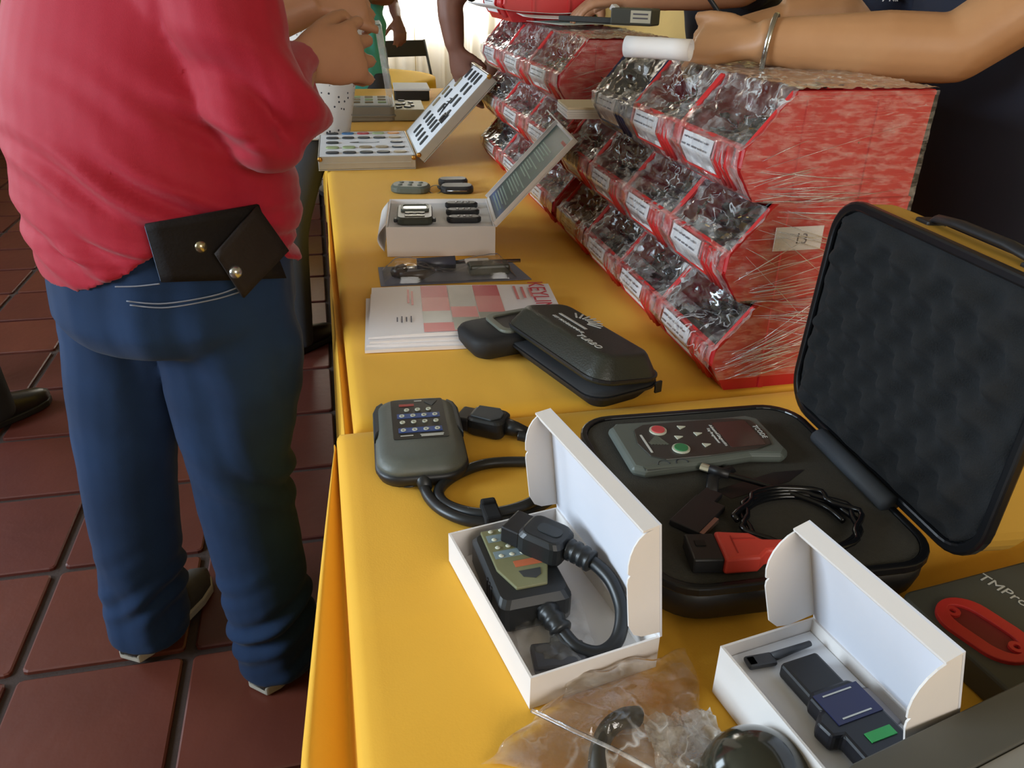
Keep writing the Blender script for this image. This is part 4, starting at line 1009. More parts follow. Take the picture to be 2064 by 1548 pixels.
text('maker_word', 'TCODE', .009, M_pw, face, Matrix.Translation((.080, 0, .0160)) @ Matrix.Rotation(R(-90), 4, 'Z'))
text('face_words', 'Advanced Diagnostics', .0056, M_pw, face, Matrix.Translation((.0265, 0, .0160)) @ Matrix.Rotation(R(-90), 4, 'Z'))
text('face_words', 'Key Programmer', .0050, M_pw, face, Matrix.Translation((.0205, 0, .0160)) @ Matrix.Rotation(R(-90), 4, 'Z'))
for (x, y, col, nm) in ((-.042, .022, 'c8484a', 'red_button'), (-.030, -.022, '2f7a4a', 'green_button')):
    bt_ = MB().prism([(x+.0105*math.cos(k*math.pi/12), y+.0105*math.sin(k*math.pi/12)) for k in range(24)], .0150, .0172).build(nm+'_ring', M_key, face)
    MB().prism([(x+.008*math.cos(k*math.pi/12), y+.008*math.sin(k*math.pi/12)) for k in range(24)], .0165, .0186).build(nm, mat(nm, col, .4), bt_)
for (x, y) in ((-.010, .026), (-.022, .004), (.004, .008), (.004, -.018)): MB().prism([(x-.005, y+.003), (x+.005, y), (x-.004, y-.005)], .0152, .0166).build('arrow_key', M_key, face)
mb = MB()
for k in range(6): mb.box((-.060+.003*k, -.004+.001*k, .0158), (.003, .006+.0035*k, .0004), Euler((0, 0, .3)).to_matrix())
mb.build('fan_logo', M_fob, face)
MB().box((-.066, -.004, .0158), (.0025, .040, .0004)).build('logo_words', M_pw, face)
for k in range(2): MB().tube([(-.060+.022*k+.007*math.cos(a_), -.047+.007*math.sin(a_), .0135) for a_ in [j*math.pi/8 for j in range(9)]], .0010, 6).build('grip_arc', M_kdark, te)
# red and black OBD adapter in the foam
pl = T(1490, 1130, ZF); ad = thing('diagnostic_plug', 'red diagnostic plug with a black socket end in the carry case', 'plug', (pl.x, pl.y, ZF), R(-10))
M_rp = mat('coral red plastic', 'dc4b40', .45, scale=20)
mb = MB(); mb.prism([(-.022, -.022), (.012, -.019), (.022, -.009), (.045, -.008), (.045, .008), (.022, .009), (.012, .019), (-.022, .022)], .001, .020); rp = mb.build('red_housing', M_rp, ad, bevel=.003)
MB().box((-.008, 0, .0203), (.001, .026, .001)).build('moulded_line', mat('darker coral', 'b5362f', .5), rp); MB().box((.004, .008, .0203), (.022, .001, .001)).build('moulded_line', MATS['darker coral'], rp)
MB().box((-.037, 0, .010), (.030, .040, .017)).build('black_socket', M_black, ad, bevel=.002)
MB().box((-.040, .004, .0190), (.010, .008, .001)).build('socket_slot', mat('slot black', '060607', .6), ad)
# coiled black lead, strap and drive in the foam
cp = T(1610, 1062, ZF); cl = thing('coiled_cable', 'coiled glossy black cable lying in the carry case foam', 'cable', (cp.x, cp.y, ZF), 0)
CLI = Matrix.Translation((-cp.x, -cp.y, -ZF))
pts = []
for k in range(0, 140):
    a_ = k*2*math.pi/40; pts.append(Vector(((.060+.0035*(k//40)*math.cos(k))*math.cos(a_), (.046+.003*(k//40))*math.sin(a_), .005+.0020*(k/40))))
MB().tube(pts, .0032, 8).build('coil', mat('glossy black lead', '0f1013', .22), cl, smooth=True)
tail = [CLI @ q for q in smoothpath([T(1460, 955, ZF+.010), T(1510, 968, ZF+.008), T(1580, 990, ZF+.008), T(1660, 1020, ZF+.006), T(1700, 1050, ZF+.006)], 24)]
MB().tube(tail, .0032, 8).build('tail', MATS['glossy black lead'], cl, smooth=True)
e0, e1 = CLI @ T(1430, 945, ZF+.010), CLI @ T(1470, 957, ZF+.010)
MB().tube([e0, e1], .0055, 8).build('connector_body', M_black, cl, smooth=True)
dv = (e0-e1).normalized(); MB().tube([e0, e0+dv*.010], [(.006, .0035), (.006, .0035)], 8).build('connector_tip', mat('bright metal tip', 'd9d6c0', .3, metal=.6), cl)
bpm = [CLI @ T(1490, 1010, ZF+.012), CLI @ T(1505, 1055, ZF+.014), CLI @ T(1530, 1090, ZF+.012)]
p = T(1405, 1045, ZF); ud = thing('adapter_dongle', 'flat black adapter with a shiny metal tip, beside the red plug', 'adapter', (p.x, p.y, ZF), R(38))
MB().box((0, 0, .004), (.060, .034, .007)).build('body', M_black, ud, bevel=.001); MB().box((.040, .006, .004), (.020, .020, .006)).build('neck', M_black, ud, bevel=.001)
MB().box((-.012, -.019, .0045), (.034, .005, .005)).build('metal_tip', mat('pinkish metal', '9a8278', .3, metal=.7), ud)
MB().tube([(.048, .008, .004), (.075, .02, .005), (.105, .012, .005)], .007, 8, flat=.5).build('lead', M_black, ud, smooth=True)
# ------------------------------------------------------------------ box 2: white carton with a dongle in foam
zr = TZ+.0015+.054
a = T(1452, 1302, zr); b = T(1632, 1246, zr); xv = (b-a).normalized()
W2, L2, H2 = (b-a).length+.004, .152, .054
yv = Vector((-xv.y, xv.x, 0)); O2 = a - yv*L2
B2 = frame(Vector((O2.x, O2.y, TZ+.0015)), xv, yv)
b2 = carton('adapter_box', 'open white card box with foam and a black adapter, by the dark grey box', B2, W2, L2, H2, R(106), .118, .014, fd=.046)
ins = MB().box((W2/2, L2/2, .034), (W2-.006, L2-.006, .014)).build('foam_insert', M_foamw, b2)
st = lab_in(B2, 'stylus_clip', 'small dark clip lying in the foam slot of the adapter box', 'clip', (.044, L2-.020, .0425), R(-8))
MB().box((-.016, -.002, .003), (.026, .013, .005)).build('body', mat('slate clip', '3d3f45', .5), st, bevel=.002); MB().tube([(-.004, 0, .003), (.036, .006, .004)], [.004, .0025], 8).build('pin', MATS['slate clip'], st, smooth=True)
MB().box((-.024, -.002, .0035), (.008, .010, .004)).build('clip_end', M_black, st, bevel=.001)
ob = lab_in(B2, 'diagnostic_adapter', 'black adapter with a blue printed band and green label in white foam', 'adapter', (.052, .050, .0425), 0); ob.scale = (.92, .92, .92)
mb = MB(); mb.box((0, .050, .008), (.040, .044, .016)); mb.build('socket', M_black, ob, bevel=.003)
mb = MB(); mb.prism([(-.024, .028), (-.020, .034), (.020, .034), (.026, .026), (.026, -.052), (-.024, -.052), (-.024, -.012), (-.034, -.010), (-.036, .006), (-.030, .012), (-.024, .014)], .001, .020); bo = mb.build('body', mat('blue black plastic', '15161d', .4), ob, bevel=.003)
MB().box((.001, .012, .0205), (.046, .032, .001)).build('blue_band', mat('navy print', '23264e', .35), bo)
for y in (.024, .000): MB().box((.0, y, .0213), (.030, .0014, .0004)).build('print_line', M_pw, bo)
MB().box((.004, -.022, .0206), (.026, .009, .001)).build('green_label', mat('green label', '2f9a4c', .5), bo)
th_ = MB().ball((.090, .062, .0415), (.016, .020, .0012), 16, 6).build('thumb_recess_shade', mat('foam recess shade', 'b3b0b6', .8), b2, smooth=True)  # shade of the thumb hollow painted as a thin grey disc
# ------------------------------------------------------------------ dark grey box with red cut-out
M_tm = mat('dark olive grey board', '4a4a43', .6, scale=14, var=.04)
p = T(1985, 1153, TZ+.030); q = T(1812, 1198, TZ+.030); xv = (p-q).normalized(); xv = Vector((xv.x, xv.y, 0)).normalized()
# local x along the far edge, y away from the camera; origin far left corner
TM = frame(Vector((q.x, q.y, TZ+.0015)), xv, (-xv.y, xv.x, 0))
tm = thing('programmer_box', 'dark grey box lettered TMPro with a red oval recess on top', 'box'); tm.matrix_world = TM
TW, TD, TH = .26, .20, .030
mb = MB(); pl_ = rrect(TW, TD, .012, 4, TW/2, -TD/2)
mb.layers([[Vector((x, y, z)) for x, y in pl_] for z in (0, TH)]); mb.build('body', M_tm, tm, bevel=.003)
bpy.context.view_layer.update(); TI = tm.matrix_world.inverted()
c0 = TI @ T(1895, 1215, TZ+.0015+TH); c1 = TI @ T(2075, 1335, TZ+.0015+TH)
u_ = (c1-c0); ln = u_.length; u_.normalize(); OM = Matrix(((u_.x, -u_.y, 0, (c0.x+c1.x)/2), (u_.y, u_.x, 0, (c0.y+c1.y)/2), (0, 0, 1, TH), (0, 0, 0, 1)))
ow = .056
mb = MB(); mb.ring_prism(rrect(ln, ow, ow*.5, 8), [(x*.80, y*.50) for x, y in rrect(ln, ow, ow*.5, 8)], -.001, .004, OM); M_rr = mat('red rubber', 'c9302c', .5, scale=20); ro = mb.build('red_surround', M_rr, tm, bevel=.001)
mb = MB(); mb.prism([(x*.79, y*.49) for x, y in rrect(ln, ow, ow*.5, 8)], .0004, .0012, OM); mb.build('red_recess', mat('dark red recess', '7a1a1e', .6), ro)
for s in (-1, 1):
    mb = MB(); cx = s*ln*.33; mb.ring_prism([(cx+.007*math.cos(k*math.pi/8), .004*s+.007*math.sin(k*math.pi/8)) for k in range(16)], [(cx+.003*math.cos(k*math.pi/8), .004*s+.003*math.sin(k*math.pi/8)) for k in range(16)], .0008, .0038, OM); mb.build('screw_boss', M_rr, ro)
t0 = TI @ T(2022, 1190, TZ+.0015+TH); text('box_name', 'TMPro', .0175, M_pw, tm, Matrix.Translation((t0.x, t0.y, TH+.0005)) @ Matrix.Rotation(math.atan2(u_.y, u_.x), 4, 'Z'))
# grey device with a raised bezel, nearest the camera at the lower right corner
zt = TZ+.110
a = T(1690, 1552, zt); b = T(2064, 1372, zt); xv = Vector((b.x-a.x, b.y-a.y, 0)).normalized()
GMx = frame(Vector((a.x, a.y, TZ+.0015)), xv, (-xv.y, xv.x, 0))
gd = thing('grey_console', 'dark grey console with a lighter inset panel at the lower right corner', 'device'); gd.matrix_world = GMx
GLn = .30
mb = MB(); mb.layers([[Vector((x, y, z)) for x, y in rrect(GLn, .20, .010, 4, GLn/2, -.10)] for z in (0, .107)]); mb.build('body', mat('console grey', '4d4d4a', .5, scale=20), gd, bevel=.002)
mb = MB(); mb.ring_prism(rrect(GLn-.002, .198, .010, 4, GLn/2, -.10), rrect(GLn-.04, .130, .006, 4, GLn/2, -.10), .1068, .1105); mb.build('bezel', mat('bezel grey', '55544f', .5, scale=20), gd, bevel=.001)
MB().prism(rrect(GLn-.042, .128, .006, 4, GLn/2, -.10), .1068, .1080).build('inset_panel', mat('panel grey', '8d8b86', .45, scale=20), gd)
# glossy black dome in the foreground
p = T(1532, 1556, TZ+.03); dm = thing('black_dome', 'glossy black dome-shaped knob in front of the adapter box', 'knob', (p.x, p.y, TZ+.0015), 0)
mb = MB(); rings = []
for k in range(0, 15):
    t_ = k/14*math.pi/2; rings.append([Vector((.044*math.cos(t_)*math.cos(2*math.pi*j/40)+1e-5*j*0, .044*math.cos(t_)*math.sin(2*math.pi*j/40), .012+.044*math.sin(t_))) for j in range(40)])
rings = [[Vector((q.x*.96, q.y*.96, 0)) for q in rings[0]]] + rings[:-1]
mb.layers(rings); mb.build('dome', mat('glossy black olive', '2a2b22', .12, scale=20, coat=.5), dm, smooth=True)
mb = MB(); mb.tube([(0, 0, .002), (0, 0, .010)], .0455, 40); mb.build('foot_ring', M_black, dm)
# ------------------------------------------------------------------ clear plastic bag with a curved black part
bgo = T(1230, 1470, TZ); bag = thing('plastic_bag', 'crumpled clear zip bag with a curved black part inside', 'bag', (bgo.x, bgo.y, TZ+.0015), 0)
BI = Matrix.Translation((-bgo.x, -bgo.y, -TZ-.0015))
c00, c10, c01, c11 = T(968, 1548), T(1500, 1640), T(1150, 1400), T(1385, 1345)
def bagf(u, v, top=1):
    p0 = c00.lerp(c10, u); p1 = c01.lerp(c11, u); q = p0.lerp(p1, v)
    e = math.sin(math.pi*min(1, max(0, u)))**.5*math.sin(math.pi*min(1, max(0, v)))**.5
    w = Vector((q.x*22, q.y*22, 7.7*top)); n = noise.noise(w)*.010 + (ridged((q.x, q.y, top*.37), 26)-.6)*.012 + noise.noise(w*3)*.003
    z = .004+(.026*e+max(-.001, n)*e if top else .0005)
    if top and v > .8: z += (v-.8)*.09
    return BI @ Vector((q.x+.004*math.sin(v*17), q.y+.004*math.sin(u*15), TZ+z))
M_bag = film_mat('bag plastic', haze=.075, gloss=.22, scale=26, rough=.06, bump=.4, crease=.5, cscale=16, cwid=.03, base=.06, tint=(1, .99, .97))
mb = MB(); mb.sheet(lambda u, v: bagf(u, v, 1), 90, 70); mb.sheet(lambda u, v: bagf(u, v, 0), 12, 12); mb.build('film', M_bag, bag, smooth=True)
zp = [BI @ q for q in smoothpath([T(1072, 1432, TZ+.020), T(1150, 1470, TZ+.030), T(1240, 1512, TZ+.030), T(1330, 1560, TZ+.022)], 30)]
MB().tube(zp, [(.0022, .0014)]*31, 6).build('zip_strip', film_mat('zip strip', haze=.35, gloss=.2, scale=10), bag, smooth=True)
bh = [BI @ q for q in smoothpath([T(1205, 1570, TZ+.010), T(1205, 1520, TZ+.014), T(1222, 1475, TZ+.018), T(1250, 1450, TZ+.016), T(1285, 1445, TZ+.010)], 24)]
MB().tube(bh, [(.0075, .010)]*25, 10).build('curved_part', mat('brown black handle', '37332a', .5), bag, smooth=True)
fl_ = MB(); fl_.sheet(lambda u, v: BI @ (T(1290, 1440, TZ+.012).lerp(T(1430, 1430, TZ+.012), u).lerp(T(1330, 1560, TZ+.012).lerp(T(1500, 1560, TZ+.012), u), v) + Vector((0, 0, .012*noise.noise(Vector((u*4, v*4, 1)))+.008*(ridged((u, v, .3), 6)-.5)))), 40, 40)
fl_.build('crumpled_liner', film_mat('crumpled liner', haze=.45, gloss=.25, scale=18, rough=.15), bag, smooth=True)
# ------------------------------------------------------------------ papers and tools lying on top of the wrapped stacks
ZT = ZR[2]+.139+.0125
# pad of paper on the low fourth column
zp = ZR[1]+.139+.012
a = T(1106, 216, zp); pd = thing('paper_pad', 'thick pad of cream paper on the bins in the gap', 'paper pad', (.588, 1.700, zp), R(-6))
for k in range(5):
    MB().box((.0015*math.sin(k*2.1), .001*math.cos(k*1.7), .0022+.0046*k), (.17, .12, .0042)).build('sheets', M_paper if k < 4 else mat('cream sheet', 'e6d6b8', .8, var=.02), pd)
# rolled white paper under the hand on the near stack
a, b = T(1262, 95, ZT+.018), T(1392, 103, ZT+.018)
rl = thing('paper_roll', 'rolled white paper lying on the nearer bins under the hand', 'paper', (0, 0, 0)); rl.location = ((a.x+b.x)/2, (a.y+b.y)/2, ZT)
d = (b-a); d.z = 0; L = d.length; rl.rotation_euler = (0, 0, math.atan2(d.y, d.x))
mb = MB(); mb.sheet(lambda u, v: Vector(((v-.5)*L, (.017-.006*u)*math.cos(u*4.4*math.pi), .0185+(.017-.006*u)*math.sin(u*4.4*math.pi))), 80, 4); mb.build('sheet', M_card, rl, smooth=True, solid=.0006)
# loose papers on the far stack
for k, (dx, dy, rz, cu, lb) in enumerate(((.60, 2.50, 10, .03, 'curled white sheet at the far end of the farther bins'), (.69, 2.32, -8, .012, 'white sheet lying on the farther bins under a hand'), (.73, 2.28, 14, .004, 'pale green sheet under the black tool on the farther bins'))):
    mb = MB(); mb.sheet(lambda u, v, cu=cu: Vector(((u-.5)*.27, (v-.5)*.19, .002+cu*max(0, .45-u)**2*4+.004*math.sin(u*4)**2)), 16, 6)
    o = mb.build('paper_sheet', M_paper if k < 2 else mat('pale green paper', 'cfd6cc', .8), smooth=True, solid=.0006, loc=(dx, dy, ZT+.001+.009*(1-k)*1.0+.009), rot=(0, 0, R(rz)))
    tag(o, lb, 'paper')
# black measuring tool with a labelled head
a, b = T(1128, 52, ZT+.016), T(1318, 62, ZT+.016)
d = b-a; tl = thing('measuring_tool', 'black bar tool with a boxy labelled head on the farther bins', 'tool', (a.x, a.y, ZT+.024), math.atan2(d.y, d.x)); L = Vector((d.x, d.y)).length
MB().box((L*.33, 0, .008), (L*.66, .016, .012)).build('bar', M_dkgrey, tl, bevel=.002)
hd = MB().box((L*.80, 0, .018), (L*.42, .050, .034)).build('head', mat('olive grey casing', '4b4c43', .5), tl, bevel=.004)
MB().box((L*.90, -.0256, .019), (L*.20, .0008, .024)).build('head_label', mat('cream label', 'd8d4c0', .7), hd)
for k in range(2): MB().box((L*.90, -.0262, .024-.008*k), (L*.15, .0004, .003)).build('label_print', M_ink, hd)
MB().box((L*.60, -.01, .034), (.012, .024, .012), Euler((0, .5, 0)).to_matrix()).build('thumb_lever', M_foamw, tl, bevel=.002)
# ------------------------------------------------------------------ people
def V(*a): return Vector(a)
def hand_tubes(mb, w, d, n, side, curl=(.5, .6, .5), spread=.1, k=1.0, thumb=(.6, .75, -.25), thumb_curl=.35):
    """w wrist, d finger direction, n back-of-hand normal, side +1/-1 = thumb towards +/- (d x n)"""
    d = Vector(d).normalized(); n = Vector(n); n = (n-d*n.dot(d)).normalized(); s = d.cross(n)*side
    w = Vector(w)
    mb.tube([w-d*.012*k, w+d*.016*k, w+d*.05*k, w+d*.084*k, w+d*.094*k], [(.027*k, .020*k), (.030*k, .019*k), (.040*k, .0165*k), (.041*k, .014*k), (.036*k, .010*k)], 14, up=n)
    offs = (.031, .0105, -.0105, -.030); lens = (.074, .082, .076, .060)
    for i in range(4):
        p = w + d*(.084-.004*abs(i-1.3))*k + s*offs[i]*k; a = 0; dd = (d + s*spread*(1.5-i)*.6).normalized(); pts = [p-dd*.02*k, p]; rr = [.0100*k, .0102*k]
        for j, fr in enumerate((.44, .31, .25)):
            a += curl[j]*(1+.07*i); q = dd*math.cos(a) - n*math.sin(a); p = p+q*lens[i]*fr*k; pts.append(p); rr.append((.0092, .0084, .0066)[j]*k)
        mb.tube(pts, rr, 10, up=n)
    q = (d*thumb[0] + s*thumb[1] + n*thumb[2]).normalized(); p = w + d*.022*k + s*.022*k; pts = [p-q*.012*k, p]; rr = [.015*k, .0155*k]
    for j, l in enumerate((.038, .032, .026)):
        if j: q = (q + d*thumb_curl - n*thumb_curl*.5).normalized()
        p = p+q*l*k; pts.append(p); rr.append((.0125, .0108, .008)[j]*k)
    mb.tube(pts, rr, 10, up=n)
def limb(mb, pts, rr, n=16, sub=5, up=None):
    P = smoothpath(pts, (len(pts)-1)*sub); m = len(P); rad = []
    for i in range(m):
        t = i/(m-1)*(len(rr)-1); j = min(int(t), len(rr)-2); u = t-j
        a, b = rr[j], rr[j+1]
        if hasattr(a, '__len__') or hasattr(b, '__len__'):
            a = a if hasattr(a, '__len__') else (a, a); b = b if hasattr(b, '__len__') else (b, b)
            rad.append((a[0]+(b[0]-a[0])*u, a[1]+(b[1]-a[1])*u))
        else: rad.append(a+(b-a)*u)
    mb.tube(P, rad, n, up=up)
def shoe(parent, heel, d, m, msole, L=.275, k=1.0):
    d = Vector((d[0], d[1], 0)).normalized(); s = Vector((d.y, -d.x, 0)); M = frame(Vector((heel[0], heel[1], .003)), d, -s)
    xs = [0, .03, .09, .15, .20, .245, L]; hw = [.022, .034, .038, .044, .045, .036, .012]; ht = [.075, .088, .085, .068, .055, .045, .028]
    rings = []
    for x, w, h in zip(xs, hw, ht):
        rings.append([M @ Vector((x, w*k*math.copysign(abs(math.cos(a))**.8, math.cos(a)), .016+h*max(0, math.sin(a)) if math.sin(a) > 0 else .014)) for a in [j*2*math.pi/16 for j in range(16)]])
    u = MB().layers(rings).build('shoe', m, parent, smooth=True)
    ol = [(x, w*k+.004) for x, w in zip(xs, hw)] + [(x, -w*k-.004) for x, w in list(zip(xs, hw))[::-1]]
    so = MB().prism(ol, 0, .022, M); so.build('sole', msole, u, bevel=.004)
    return u
SKIN = {'tan': mat('tan skin', 'ba8968', .5, var=.05, scale=14, col2='a27256', spec=.4, bump=.05, bscale=120), 'warm': mat('warm skin', 'bb8a60', .48, var=.05, scale=14, col2='a6754c', spec=.4, bump=.05, bscale=120), 'deep': mat('deep brown skin', '7d5240', .5, var=.05, scale=14, col2='684234', spec=.4)}
M_hair = mat('dark hair', '1d1712', .5, scale=120)
M_eye = mat('eye white', 'e6e2da', .2); M_iris = mat('iris', '2a1a12', .2)
def head_tubes(mb, c, f, k=1.0):
    f = Vector(f).normalized(); r = f.cross(V(0, 0, 1)); c = Vector(c)
    M = Matrix(((r.x, f.x, 0), (r.y, f.y, 0), (0, 0, 1)))
    mb.ball(c, (.076*k, .095*k, .112*k), 18, 12, M); mb.ball(c+f*.022*k-V(0, 0, .050*k), (.058*k, .070*k, .064*k), 14, 9, M)
    mb.tube([c+f*.088*k+V(0, 0, .012*k), c+f*.106*k-V(0, 0, .022*k), c+f*.088*k-V(0, 0, .034*k)], [.008*k, .014*k, .009*k], 8)
    mb.tube([c+f*.086*k-V(0, 0, .060*k)-r*.022*k, c+f*.094*k-V(0, 0, .060*k), c+f*.086*k-V(0, 0, .060*k)+r*.022*k], [.006*k, .009*k, .006*k], 8)
    for s in (-1, 1): mb.ball(c+r*s*.078*k-f*.006*k, (.010*k, .018*k, .030*k), 8, 6, M)
def person(name, label, J, f, skin='tan', shirt=None, pants=None, shoes=None, hw=(.17, .11), belly=1.0, sleeve='short', hands=(None, None), voxel=.008, hemz=None, shirt_disp=None, hem_fn=None, pants_disp=None, legr=(.085, .062, .048), pantr=(.100, .080, .075), armr=(.047, .040, .029), sleever=(.066, .058, .045), cloth_voxel=.010, long_sides=('l', 'r'), sleeve_frac=.80, shirt_smooth=6, pel=.80, head=True, headk=1.0, base=None, origin=None):
    f = Vector(f).normalized(); rt = f.cross(V(0, 0, 1)); up = V(0, 0, 1)
    pe, ch, ne = Vector(J['pelvis']), Vector(J['chest']), Vector(J['neck'])
    an = [Vector(J['an_l']), Vector(J['an_r'])]
    org = origin if origin is not None else V((an[0].x+an[1].x)/2, (an[0].y+an[1].y)/2, 0)
    root = thing(name, label, 'person', org); off = Matrix.Translation(-Vector(org))
    mb = MB()
    wst = pe.lerp(ch, .5)
    limb(mb, [pe-up*.06, pe+up*.02, wst, ch, ne-up*.05, ne], [(hw[0]*.72, hw[1]*.76), (hw[0]*.80, hw[1]*.84), (hw[0]*.78, hw[1]*.82*belly), (hw[0]*.82, hw[1]*.84), (hw[0]*.55, hw[1]*.6), (.058, .058)], 20, up=f)
    hd = Vector(J.get('head', ne+up*.19+f*.03))
    mb.tube([ne-up*.03, ne+up*.05, hd-up*.02], [.058, .054, .052], 14)
    if head: head_tubes(mb, hd, f, headk)
    for i, s in enumerate('lr'):
        sh, el, wr = Vector(J['sh_'+s]), Vector(J['el_'+s]), Vector(J['wr_'+s])
        mb.ball(sh, armr[0]*1.15, 14, 9)
        limb(mb, [sh.lerp(ch, .25), sh, sh.lerp(el, .5), el], [armr[0], armr[0]*1.1, armr[0], armr[1]*1.02])
        mb.ball(el, armr[1]*1.0, 14, 9)
        limb(mb, [el, el.lerp(wr, .35), wr], [armr[1], armr[1]*1.04, armr[2]])
        if hands[i]:
            h = hands[i]; hand_tubes(mb, wr, h['d'], h['n'], h.get('side', 1), h.get('curl', (.4, .5, .4)), h.get('spread', .1), h.get('k', 1.0), h.get('thumb', (.6, .75, -.25)), h.get('tc', .35))
        else: hand_tubes(mb, wr, wr-el, f.cross(wr-el)*(1 if s == 'l' else -1)+up*.01, 1)
        hp, kn, a_ = Vector(J['hip_'+s]), Vector(J['kn_'+s]), Vector(J['an_'+s]); to = Vector(J.get('toe_'+s, a_+f*.16-up*.05))
        limb(mb, [hp+up*.05, hp, hp.lerp(kn, .5), kn, kn.lerp(a_, .4), a_], [legr[0]*.9, legr[0], legr[0]*.9, legr[1], legr[1]*.95, legr[2]*.8])
        mb.ball(kn, legr[1], 14, 9)
        mb.tube([a_-(to-a_)*.3+V(0, 0, -.02), a_+V(0, 0, -.03), a_.lerp(to, .5)+V(0, 0, -.025), a_.lerp(to, .78)+V(0, 0, -.012)], [.030, .034, .030, .016], 12)
    limb(mb, [Vector(J['sh_l']), ne-up*.055-rt*.06, ne-up*.04, ne-up*.055+rt*.06, Vector(J['sh_r'])], [armr[0]*.9, .045, .050, .045, armr[0]*.9])
    me = fuse(mb, 'body', voxel, 5); me.transform(off); me.materials.append(SKIN[skin]); body = finish('body', me, root, smooth=True)
    if head:
        mb = MB(); r_ = rt
        M = Matrix(((r_.x, f.x, 0), (r_.y, f.y, 0), (0, 0, 1)))
        mb.ball(hd-f*.012+up*.022, (.083, .098, .106), 20, 12, M); me = fuse(mb, 'hair', .008, 2); me.transform(off)
        me.materials.append(M_hair); finish('hair', me, root, smooth=True)
        for s in (-1, 1):
            e = MB().ball(off @ (hd+f*.086+rt*s*.032+up*.012), .012, 10, 8).build('eye', M_eye, root, smooth=True)
            MB().ball(off @ (hd+f*.095+rt*s*.032+up*.012), .006, 8, 6).build('iris', M_iris, e, smooth=True)
    # shirt
    if shirt:
        mb = MB(); hz = hemz if hemz is not None else pe.z+.02
        axis = [V(pe.x, pe.y, 0)+V(0, 0, hz) if pe.z < hz+.2 else pe, wst, ch, ne-up*.075, ne-up*.02]
        lv = [(1.02, 1.06), (1.06, 1.14*belly), (1.07, 1.10), (.90, .86), (.40, .60)]
        P = smoothpath(axis, 20); rings = []; nn = 40
        for i, p in enumerate(P):
            t = i/20*4; j = min(int(t), 3); u = t-j; a = lv[j][0]+(lv[j+1][0]-lv[j][0])*u; b = lv[j][1]+(lv[j+1][1]-lv[j][1])*u
            ring = []
            for q in range(nn):
                th = 2*math.pi*q/nn; pt = p + f*(hw[1]*b*math.cos(th)) - rt*(hw[0]*a*math.sin(th))
                if hem_fn and i < 5: pt.z += hem_fn(th)*(1-i/5)
                ring.append(pt)
            rings.append(ring)
        mb.layers(rings)
        limb(mb, [Vector(J['sh_l']), ne-up*.075-rt*.07, ne-up*.065, ne-up*.075+rt*.07, Vector(J['sh_r'])], [(sleever[0], sleever[0]), (.068, .075), (.070, .085), (.068, .075), (sleever[0], sleever[0])])
        for s in 'lr':
            sh, el, wr = Vector(J['sh_'+s]), Vector(J['el_'+s]), Vector(J['wr_'+s])
            lg = sleeve == 'long' and s in long_sides
            mb.ball(sh, sleever[0]*1.12, 16, 10)
            if lg:
                limb(mb, [sh.lerp(ch, .35), sh, sh.lerp(el, .5), el], [sleever[0], sleever[0]*1.15, sleever[0]*1.12, sleever[1]*1.08])
                mb.ball(el, sleever[1]*1.02, 14, 9)
                limb(mb, [el, el.lerp(wr, .5), wr.lerp(el, .06)], [sleever[1]*1.05, sleever[1]*1.0, sleever[2]])
            else:
                e2 = sh.lerp(el, sleeve_frac[s] if isinstance(sleeve_frac, dict) else sleeve_frac); limb(mb, [sh.lerp(ch, .35), sh, sh.lerp(e2, .5), e2], [sleever[0], sleever[0]*1.1, sleever[0]*1.05, sleever[0]*.98])
        me = fuse(mb, 'shirt', cloth_voxel, shirt_smooth, shirt_disp); me.transform(off); me.materials.append(shirt); finish('shirt', me, root, smooth=True)
    if pants:
        mb = MB()
        dT = (ch-pe).normalized(); limb(mb, [pe-up*.065, pe-up*.02, pe+dT*.07, pe+dT*.13], [(hw[0]*.78, hw[1]*.92), (hw[0]*.98*min(1, pel+.08), hw[1]*1.10*min(1, pel+.08)), (hw[0]*.97*pel, hw[1]*1.06*pel), (hw[0]*.93*pel, hw[1]*.98*pel)], 24, up=f)
        for s in 'lr':
            hp, kn, a_ = Vector(J['hip_'+s]), Vector(J['kn_'+s]), Vector(J['an_'+s])
            limb(mb, [hp+up*.04-f*.01, hp-up*.06, hp.lerp(kn, .55), kn, kn.lerp(a_, .5), a_+V(0, 0, -.058)], [pantr[0]*1.02, pantr[0]*1.12, pantr[0]*1.0, pantr[1], pantr[1]*.95, pantr[2]], 20)
        me = fuse(mb, 'trousers', cloth_voxel, 14, pants_disp); me.transform(off); me.materials.append(pants); finish('trousers', me, root, smooth=True)
    if shoes:
        for s in 'lr':
            a_ = Vector(J['an_'+s]); to = Vector(J.get('toe_'+s, a_+f*.16)); d = V(to.x-a_.x, to.y-a_.y, 0).normalized(); hl = V(a_.x, a_.y, 0)-d*.072
            shoe(root, off @ hl, d, shoes[0], shoes[1])
    return root, off, body
def folds(*lst):
    """long soft cloth folds: (across axis, along axis, wavelength, amplitude, phase, centre z, z reach)"""
    def fn(co, nr):
        d = np.zeros(len(co))
        for (ax, al, wl, am, ph, zc_, zr_) in lst:
            ax = np.array(ax)/np.linalg.norm(ax); al = np.array(al)/np.linalg.norm(al); t = co @ ax; s = co @ al
            w = .22*wl*np.sin(s*11+ph)+.16*wl*np.sin(s*23+ph*3.1)
            q = np.sin((t+w)*2*math.pi/wl+ph)+.6*np.sin((t*1.43+w*.7)*2*math.pi/wl+ph*2.7)
            env = np.clip(.45+.55*np.sin(s*7.3+t*3+ph*5), 0, 1)*np.exp(-((co[:, 2]-zc_)/zr_)**2)
            d += am*np.sign(q)*np.abs(q)**1.25*env
        return d*np.clip(1.25-np.abs(nr[:, 2])*1.4, 0, 1)
    return fn
